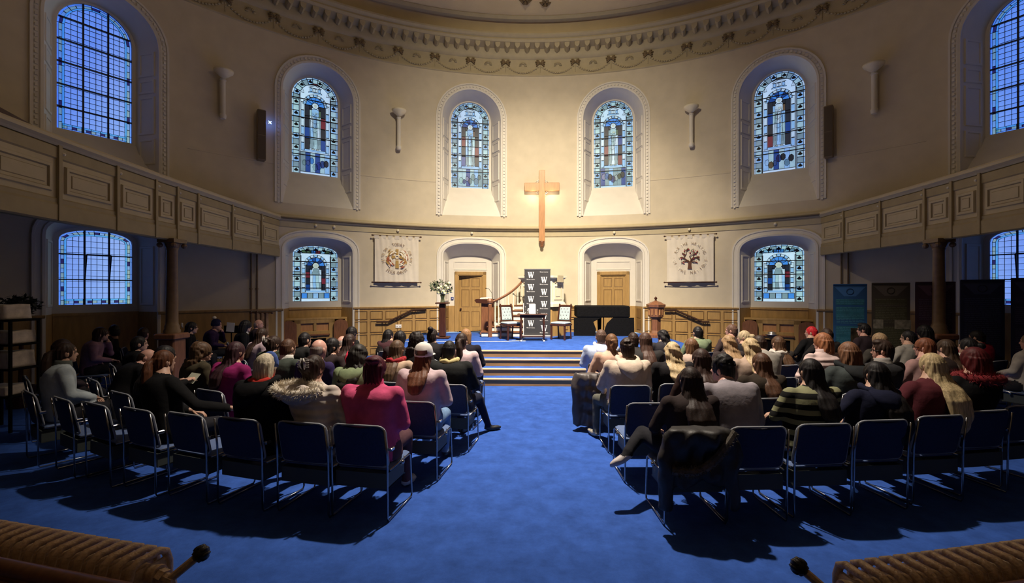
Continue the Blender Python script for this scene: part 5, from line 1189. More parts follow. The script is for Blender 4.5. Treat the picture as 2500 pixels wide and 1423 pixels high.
def body(pose, bulk):
    if (pose, bulk) in BODY: return BODY[pose, bulk]
    p = POSES[pose]; b = {0: 1.02, 1: 1.16, 2: 1.34}[bulk]; mb = MB()
    Lm = Matrix.Translation((0, -.04, .50)) @ Matrix.Rotation(R_(-p['lean']), 4, 'X') @ Matrix.Translation((0, .04, -.50))
    n = 22
    rings = [(.43, .01, .165, .12), (.47, .0, .19, .15), (.54, -.01, .19, .15), (.64, -.035, .172, .132), (.74, -.05, .168, .125), (.84, -.055, .182, .13), (.92, -.055, .195, .128), (.985, -.05, .198, .115), (1.02, -.045, .175, .095), (1.045, -.035, .12, .078), (1.065, -.025, .078, .066), (1.10, -.012, .058, .058), (1.16, .004, .055, .056)]
    v = []; f = []
    for k, (z, cy, rx, ry) in enumerate(rings):
        bb = b if z < 1.04 else (1 if z > 1.08 else (1+b)/2)
        for i in range(n):
            t = 2*PI*i/n; c, s = math.cos(t), math.sin(t); e = 2/2.4
            v.append((rx*bb*math.copysign(abs(c)**e, c), cy+ry*bb*math.copysign(abs(s)**e, s), z))
    for k in range(len(rings)-1):
        for i in range(n): f.append((k*n+i, k*n+(i+1) % n, k*n+n+(i+1) % n, k*n+n+i))
    f += [tuple(range(n-1, -1, -1)), tuple(range((len(rings)-1)*n, len(rings)*n))]
    mb.add(v, f, 0, Lm)
    sh = [Lm @ Vector((s*.190*(.4+.6*b), -.045, .985)) for s in (-1, 1)]; el = [Vector(e) for e in p['el']]; wr = [Vector(w_) for w_ in p['wr']]
    hip = [Vector((s*.10, .0, .525)) for s in (-1, 1)]; kn = [Vector(k) for k in p['kn']]; an = [Vector(a) for a in p['an']]
    bones = []; ab = .82+.26*b
    for i in (0, 1):
        inn = Lm @ Vector(((-1, 1)[i]*.08, -.045, .97))
        mb.tube([inn, sh[i], sh[i]*.6+el[i]*.4, el[i], el[i]*.5+wr[i]*.5, wr[i]], [.075*ab, .070*ab, .060*ab, .052*ab, .047*ab, .038*ab], 12)
        mb.ell(el[i], (.05*ab, .05*ab, .05*ab), 10, 8); mb.ell(sh[i], (.066*ab, .07*ab, .07*ab), 12, 8)
        mb.tube([hip[i], hip[i]*.5+kn[i]*.5, kn[i]], [.098, .088, .068], 12); mb.ell(kn[i], (.068, .068, .068), 10, 8)
        mb.tube([kn[i], kn[i]*.65+an[i]*.35, an[i]], [.066, .060, .044], 12)
        fd = Vector((an[i].x-kn[i].x*.4-hip[i].x*.6, an[i].y-hip[i].y, 0)); fd = fd.normalized() if fd.length > .05 else Vector((0, 1, 0))
        if pose == 'aisle' and i == 1: fd = Vector((.85, .5, 0))
        dz = Vector((0, 0, -.045)) if an[i].z < .2 else Vector((0, 0, -.03))
        if pose == 'cross' and i == 0: fd = Vector((-.85, -.2, -.35))
        mb.tube([an[i]+dz*.3-fd*.05, an[i]+dz+fd*.05, an[i]+dz+fd*.13, an[i]+dz+fd*.19], [(.045, .04), (.044, .04), (.036, .044), (.02, .034)], 10)
    V, F = evald(mb, .017, 4)
    Fc = np.array([V[list(q)].mean(0) for q in F])
    D = np.stack([np.minimum(seg_d(Fc, Lm @ Vector((0, -.03, .52)), Lm @ Vector((0, -.045, .98)))-.15, np.minimum.reduce([np.minimum(seg_d(Fc, sh[i], el[i]), seg_d(Fc, el[i], wr[i]))-.05 for i in (0, 1)])),
                  np.minimum.reduce([np.minimum(seg_d(Fc, hip[i], kn[i])-.09, seg_d(Fc, kn[i], an[i])-.055) for i in (0, 1)])], 1)
    mi = np.where(D[:, 0] <= D[:, 1]+.012, 1, 2)
    nk = Lm @ Vector((0, -.02, 1.075)); up = (Lm.to_3x3() @ Vector((0, .12, 1))).normalized()
    mi[((Fc-np.array(nk)) @ np.array(up)) > 0] = 0
    # footwear: everything near the foot below the ankle
    for i in (0, 1):
        d = np.linalg.norm(Fc-np.array(an[i]), axis=1); low = Fc[:, 2] < an[i].z-.012
        mi[(d < .26) & low & (mi == 2)] = 3
    vs = [V]; fs = list(F); ms = list(mi); base = len(V)
    for i, s in enumerate((-1, 1)):
        hv, hf = HANDS[s]; d = (wr[i]-el[i]).normalized(); 
        if pose in ('lap', 'fold'): d = (d+Vector((-s*.5, .1, -.2))).normalized()
        if pose == 'chin' and i == 0: d = Vector((.3, -.3, .9)).normalized()
        up_ = Vector((0, 0, 1)) if abs(d.z) < .85 else Vector((0, -1, 0)); x = d.cross(up_).normalized(); z = x.cross(d)
        Rm = np.array(((x.x, d.x, z.x), (x.y, d.y, z.y), (x.z, d.z, z.z)))
        vs.append(hv @ Rm.T + np.array(wr[i]+d*.02)); fs += [tuple(base+j for j in q) for q in hf]; ms += [0]*len(hf); base += len(hv)
    hc = Lm @ Vector((0, .012, 1.182))
    r = (np.concatenate(vs), fs, ms, np.array(hc)); BODY[pose, bulk] = r; return r
def head_template():
    nu, nv = 36, 30; v = []; f = []
    ZS = [-.120, -.117, -.110, -.100, -.080, -.060, -.030, 0, .030, .060, .085, .102, .112, .118]
    XW = [.001, .018, .030, .040, .052, .061, .070, .0745, .075, .069, .056, .040, .024, .001]
    YF = [.001, .060, .078, .083, .086, .088, .090, .090, .093, .086, .068, .048, .028, .001]
    YB = [.001, .004, .018, .034, .058, .074, .090, .097, .098, .089, .070, .050, .030, .001]
    for j in range(nv+1):
        Z = -.120+.238*(.5-.5*math.cos(PI*j/nv)); xw, yf, yb = (float(np.interp(Z, ZS, q)) for q in (XW, YF, YB))
        for i in range(nu):
            a = 2*PI*i/nu; sa, ca = math.sin(a), math.cos(a); e = .86 if ca > 0 and Z < .03 else 1
            X = xw*math.copysign(abs(sa)**e, sa); Y = yf*abs(ca)**e if ca > 0 else yb*ca
            if ca > 0:
                g = lambda cx, cz, sx, sz: math.exp(-((X-cx)/sx)**2-((Z-cz)/sz)**2)*min(1, ca*1.5)
                Y += .021*g(0, -.030, .012, .013)+.013*g(0, -.012, .010, .018)+.005*g(0, .028, .05, .012)-.008*g(.031, .006, .016, .012)-.008*g(-.031, .006, .016, .012)
                Y += .008*g(0, -.058, .020, .007)-.004*g(0, -.065, .025, .003)+.008*g(0, -.072, .017, .007)-.004*g(0, -.086, .02, .006)+.007*g(0, -.102, .020, .012)-.004*g(.05, -.045, .02, .03)-.004*g(-.05, -.045, .02, .03)
            v.append((X, Y, Z))
    for j in range(nv):
        for i in range(nu): f.append((j*nu+i, j*nu+(i+1) % nu, (j+1)*nu+(i+1) % nu, (j+1)*nu+i))
    m = [0]*len(f); mb = MB(); mb.add(v, f)
    for s in (-1, 1):
        mb.ell((s*.078, -.008, -.008), (.012, .022, .034), 10, 8); mb.ell((s*.085, -.004, -.006), (.007, .012, .02), 8, 6)
        mb.ell((s*.030, .0745, .006), (.012, .008, .0065), 8, 6, 4); mb.ell((s*.030, .0800, .006), (.0055, .004, .0055), 8, 6, 5)
        mb.tube([(s*.014, .092, .024), (s*.032, .086, .030), (s*.048, .072, .025)], [.003, .004, .002], 5, 5)
    mb.tube([(-.020, .086, -.066), (0, .0935, -.064), (.020, .086, -.066)], [.002, .0045, .002], 5, 6)
    mb.tube([(0, -.015, -.07), (0, -.03, -.16)], [.054, .058], 14, 0)
    return np.array(mb.v), mb.f, mb.m
HEAD = head_template()
HAIR = {}
def hair(style):
    if style in HAIR: return HAIR[style]
    mb = MB(); amp = .0055; fr = 16; vox = .0095; rnd = random.Random(len(style)*7)
    def cap(kx=1, top=0, drop=0, back=-.020): mb.ell((0, back+.010, .020+top), (.0865*kx, .1015*kx, .114+top-.0), 22, 16); 
    def curtain(secs):    # (z, cy, rx, ry)
        n = 20; v = []; f = []
        for z, cy, rx, ry in secs:
            for i in range(n): t = 2*PI*i/n; v.append((rx*math.cos(t), cy+ry*math.sin(t), z))
        for k in range(len(secs)-1):
            for i in range(n): f.append((k*n+i, k*n+(i+1) % n, k*n+n+(i+1) % n, k*n+n+i))
        f += [tuple(range(n-1, -1, -1)), tuple(range((len(secs)-1)*n, len(secs)*n))]; mb.add(v, f)
    nape = [(.05, -.03, .085, .085), (-.03, -.045, .084, .070), (-.085, -.062, .066, .046), (-.115, -.066, .05, .03)]
    if style == 'short': cap(); curtain(nape[:3]+[(-.095, -.064, .055, .035)]); amp = .004; fr = 26
    elif style == 'crop': mb.ell((0, -.028, -.004), (.082, .080, .082), 22, 14); curtain([(.02, -.035, .081, .072), (-.04, -.05, .076, .058), (-.085, -.06, .058, .040)]); amp = .0015
    elif style == 'quiff': cap(1.02, .004); mb.ell((0, .03, .105), (.07, .07, .04), 16, 10); curtain(nape[:3]+[(-.095, -.064, .055, .035)]); amp = .006; fr = 18
    elif style == 'curlytop':
        cap(1.04, .006); curtain(nape[:3]+[(-.095, -.064, .055, .035)]); amp = .004
        for k in range(75):
            a = rnd.uniform(0, 2*PI); t = rnd.uniform(.05, 1.35); mb.ell((.088*math.sin(t)*math.cos(a), -.015+.10*math.sin(t)*math.sin(a), .03+.115*math.cos(t)), (.019, .019, .017), 7, 5)
    elif style == 'bob': cap(1.05); curtain([(.05, -.025, .092, .088), (-.05, -.04, .098, .078), (-.12, -.05, .098, .066), (-.155, -.055, .08, .05)])
    elif style == 'bigbob': cap(1.12, .01); curtain([(.05, -.03, .105, .098), (-.05, -.045, .115, .092), (-.12, -.06, .112, .08), (-.17, -.065, .09, .055)]); amp = .008
    elif style == 'long': cap(1.03); curtain([(.05, -.028, .09, .086), (-.05, -.05, .092, .072), (-.13, -.10, .094, .060), (-.19, -.175, .10, .062), (-.27, -.24, .10, .052), (-.36, -.268, .085, .042), (-.40, -.272, .05, .03)])
    elif style == 'xlong': cap(1.05); curtain([(.05, -.028, .093, .088), (-.05, -.05, .10, .075), (-.13, -.10, .108, .066), (-.19, -.175, .122, .066), (-.28, -.245, .125, .055), (-.42, -.275, .115, .044), (-.52, -.275, .085, .034), (-.58, -.27, .05, .022)])
    elif style == 'wavy': cap(1.08); curtain([(.05, -.03, .097, .09), (-.05, -.05, .11, .078), (-.13, -.10, .118, .066), (-.2, -.175, .128, .068), (-.28, -.24, .12, .056), (-.34, -.26, .08, .04)]); amp = .012; fr = 9
    elif style == 'curly':
        cap(1.12, .008); amp = .004
        for k in range(230):
            a = rnd.uniform(-PI*1.12, .12*PI); z = rnd.uniform(-.25, .12); r = .10+.03*max(0, -z*3); q = math.sqrt(max(0, 1-(max(z, 0)/.13)**2)); mb.ell((r*q*math.cos(a), -.035+(-.05 if z < -.1 else 0)+.095*q*math.sin(a), z+.015), (.026, .026, .024), 7, 5)
    elif style == 'bun': cap(1.02); curtain(nape[:3]+[(-.095, -.066, .05, .03)]); mb.ell((0, -.135, .03), (.048, .042, .045), 14, 10)
    elif style == 'topbun': cap(1.02); curtain(nape[:3]+[(-.095, -.066, .05, .03)]); mb.ell((0, -.09, .13), (.052, .05, .042), 14, 10)
    elif style == 'twist': cap(1.02); curtain(nape[:3]+[(-.095, -.066, .05, .03)]); mb.tube([(0, -.12, .05), (.018, -.135, .0), (-.012, -.125, -.05), (.01, -.115, -.1), (.02, -.12, -.2), (.03, -.13, -.27)], [.04, .042, .036, .026, .018, .008], 10)
    elif style == 'pony': cap(1.0); curtain(nape[:3]+[(-.095, -.066, .05, .03)]); mb.tube([(0, -.11, .03), (.0, -.15, .0), (.02, -.17, -.08), (.03, -.18, -.18), (.03, -.18, -.27), (.02, -.18, -.33)], [.025, .038, .048, .048, .036, .012], 12)
    elif style == 'updo': cap(1.05); curtain(nape[:3]+[(-.10, -.066, .05, .03)]); mb.ell((-.01, -.115, .04), (.062, .05, .075), 14, 10); mb.tube([(-.06, -.1, .08), (0, -.13, .1), (.06, -.1, .07)], [.02, .028, .018], 8); amp = .008
    elif style == 'red_updo': cap(1.05); curtain([(.05, -.03, .095, .088), (-.05, -.05, .092, .072), (-.12, -.07, .075, .05), (-.15, -.07, .05, .03)]); mb.ell((.02, -.1, .10), (.07, .05, .035), 14, 10); amp = .008
    elif style == 'undercap': curtain([(.01, -.028, .088, .084), (-.05, -.05, .094, .072), (-.13, -.10, .10, .06), (-.19, -.175, .11, .06), (-.27, -.24, .10, .05), (-.34, -.268, .075, .038), (-.37, -.27, .04, .024)]); amp = .008; fr = 12
    V, F = evald(mb, vox, 3)
    # strand ridges running down the hair
    a = np.arctan2(V[:, 0], -(V[:, 1]+.02)); r = np.hypot(V[:, 0], V[:, 1]+.02)+1e-6
    g = np.sin(a*fr+3*np.sin(V[:, 2]*14+a*2))*.6+np.sin(a*fr*2.3+V[:, 2]*9)*.4
    if style == 'wavy': g = g*.6+.6*np.sin(V[:, 2]*55+a*3)
    fade = np.clip((.12-V[:, 2])/.05, 0, 1)
    V = V+np.stack([V[:, 0]/r, (V[:, 1]+.02)/r, 0*r], 1)*(amp*g*fade)[:, None]
    me = bpy.data.meshes.new('hair'); me.from_pydata(V.tolist(), [], F); me.materials.append(None); me.polygons.foreach_set('use_smooth', [True]*len(F)); me.update()
    HAIR[style] = me; return me
def hairmat(col):
    k = 'hair_%.3f_%.3f_%.3f' % col
    if k in MATS: return MATS[k]
    return mat(k, tuple(c*.65 for c in col), .55, var=.6, vs=10, stretch=(9, 9, .5), bump=.12, bs=16, col2=tuple(min(1, c*1.5) for c in col), spec=.3)
def cloth(col, kind='plain'):
    k = 'cloth_%s_%.3f_%.3f_%.3f' % (kind, *col)
    if k in MATS: return MATS[k]
    m = mat(k, col, .85, var=.18, vs=9, bump=.35, bs=11, spec=.12, sheen=0)
    n = m.node_tree; b = n.nodes['Principled BSDF']
    if kind in ('puffer', 'stripe'):
        t = n.nodes.new('ShaderNodeTexCoord'); w_ = n.nodes.new('ShaderNodeTexWave'); w_.bands_direction = 'Z'; n.links.new(t.outputs['Object'], w_.inputs['Vector'])
        if kind == 'puffer':
            w_.inputs['Scale'].default_value = 4.2; w_.inputs['Distortion'].default_value = 1.2; bp = n.nodes.new('ShaderNodeBump'); bp.inputs['Strength'].default_value = .45; bp.inputs['Distance'].default_value = .03
            n.links.new(w_.outputs['Fac'], bp.inputs['Height']); n.links.new(bp.outputs[0], b.inputs['Normal'])
        else:
            w_.inputs['Scale'].default_value = 3.4; w_.inputs['Distortion'].default_value = .4; cr = n.nodes.new('ShaderNodeValToRGB'); cr.color_ramp.interpolation = 'CONSTANT'
            cr.color_ramp.elements[0].color = (.012, .012, .012, 1); cr.color_ramp.elements[1].position = .52; cr.color_ramp.elements[1].color = (*col, 1)
            n.links.new(w_.outputs['Fac'], cr.inputs[0]); n.links.new(cr.outputs[0], b.inputs['Base Color'])
    return m
SKIN = {'f': (.56, .34, .25), 'm': (.46, .26, .18), 'd': (.20, .10, .06), 'p': (.62, .34, .27)}
def skin(k): return mat('skin_'+k, SKIN[k], .5, var=.06, vs=20, spec=.4)
M_eye = mat('eye_white', (.75, .72, .68), .3); M_iris = mat('dark_iris', (.015, .01, .008), .3); M_lip = mat('lips', (.38, .13, .11), .5)
HEADS = {}
def person(name, hx, hy, X, Y, h, pose, bulk, top, style, hcol, label, pants=(.02, .02, .025), shoe=(.02, .02, .02), sk='f', yaw=0, kind='plain', pitch=0, hs=1.0):
    V, F, M, hc = body(pose, bulk); V = V.copy()
    rz = facing(X, Y); co, si = math.cos(rz), math.sin(rz)
    # head target on the photograph's sight line, a little ahead of the hips
    Yh = Y+.06; t = pix(hx, hy, Y=Yh); tt = Vector((t.x-X, t.y-Y)); lx, ly = tt.x*co+tt.y*si, -tt.x*si+tt.y*co
    top_z = t.z; hz = top_z-.128*hs
    sx, sy = max(-.28, min(.28, lx-hc[0])), 0
    k = np.clip((V[:, 2]-.56)/(hc[2]-.56), 0, 1.2); arms = 1
    V[:, 0] += sx*k**1.2; sc = (hz-.56)/(hc[2]-.56); zz = V[:, 2]; V[:, 2] = np.where(zz > .56, .56+(zz-.56)*sc, zz)
    hc2 = Vector((hc[0]+sx, hc[1], hz))
    Hm = Matrix.Translation(hc2) @ Matrix.Rotation(R_(yaw), 4, 'Z') @ Matrix.Rotation(R_(pitch), 4, 'X') @ Matrix.Scale(hs, 4)
    hv, hf, hm = HEAD; Hn = np.array(Hm); hv2 = hv @ Hn[:3, :3].T + Hn[:3, 3]
    b = len(V); allv = np.concatenate([V, hv2]); faces = F+[tuple(b+i for i in q) for q in hf]; mats_ = list(M)+list(hm)
    me = bpy.data.meshes.new('person'); me.from_pydata(allv.tolist(), [], faces)
    for m in (skin(sk), cloth(top, kind), cloth(pants), mat('shoe_%.2f' % shoe[0], shoe, .6), M_eye, M_iris, M_lip): me.materials.append(m)
    me.polygons.foreach_set('material_index', mats_); me.polygons.foreach_set('use_smooth', [True]*len(faces)); me.update()
    P = tag(link('person', me, loc=(X, Y, 0), rz=rz), label, 'person', 'seated audience')
    HEADS[name] = (P, Hm, Vector((sx, 0, sc)))
    if style and style != 'bald':
        o = link('hair', hair(style), P, M=Hm); o.material_slots[0].link = 'OBJECT'; o.material_slots[0].material = hairmat(hcol)
    return P
def on_head(name, nm, mb, m, smooth=True): P, Hm, _ = HEADS[name]; return obj(nm, mb, m, P, smooth, M=Hm)
def on_body(name, nm, mb, m, smooth=True):      # body-space piece at standard shoulder height, moved with the figure's own lean
    P, Hm, s_ = HEADS[name]; d = Hm.translation-Vector((0, .012, 1.182))
    return obj(nm, mb, m, P, smooth, loc=(d.x*.82, d.y*.82, d.z))
def hood(name, m, big=1.0):
    mb = MB(); n = 18
    mb.tube([(.10*big*math.sin(t), -.075-.055*big*math.cos(t)*1.0+.05*(1-math.cos(t)), 1.055-.05*math.cos(t)*.6) for t in [R_(-125+250*i/14) for i in range(15)]], [(.030*big, .045*big)]*15, 10)
    v = []; n2 = 16; secs = [(1.07, -.085, .12, .05), (1.03, -.14, .145, .055), (.98, -.18, .135, .055), (.93, -.205, .10, .045), (.88, -.215, .055, .03), (.845, -.21, .015, .012)]
    for z, cy, rx, ry in secs: v += [(rx*big*math.cos(2*PI*i/n2), cy*(1 if big == 1 else 1.12)+ry*math.sin(2*PI*i/n2)+.01*math.cos(4*PI*i/n2), z) for i in range(n2)]
    mb.add(v, [(k*n2+i, k*n2+(i+1) % n2, k*n2+n2+(i+1) % n2, k*n2+n2+i) for k in range(len(secs)-1) for i in range(n2)]+[tuple(range(n2-1, -1, -1))])
    return on_body(name, 'hood', mb, m)
def collar(name, m, r=.085, h=.05):
    mb = MB(); mb.lathe([(r*1.15, -.02), (r, .02), (r*.95, h), (r*.85, h), (r*.85, 0)], 16, 0, Matrix.Translation((0, -.018, 1.055)) @ Matrix.Rotation(R_(-8), 4, 'X')); return on_body(name, 'collar', mb, m)
def scarf(name, m):
    mb = MB(); mb.tube([(.095*math.cos(2*PI*i/14), -.02+.10*math.sin(2*PI*i/14), 1.05+.015*math.sin(i*2.1)) for i in range(15)], [(.045, .035)]*15, 8); mb.ell((.05, -.11, 1.02), (.05, .035, .05), 8, 6); return on_body(name, 'scarf', mb, m)
def glasses(name):
    mb = MB()
    for s in (-1, 1):
        mb.tube([(s*.033+.024*math.cos(2*PI*i/14), .104, .004+.018*math.sin(2*PI*i/14)) for i in range(15)], .0028, 5); mb.tube([(s*.057, .10, .008), (s*.08, .03, .010), (s*.083, -.01, .006)], .003, 5)
    mb.tube([(-.010, .106, .006), (.010, .106, .006)], .003, 5); on_head(name, 'glasses', mb, mat('dark_frames', (.01, .01, .012), .3))
BK_ = (.008, .008, .009); NV = (.012, .014, .035); BR = (.075, .034, .018); DB = (.030, .015, .010); BLK = (.010, .008, .009); BLD = (.50, .37, .20); AUB = (.17, .055, .025)
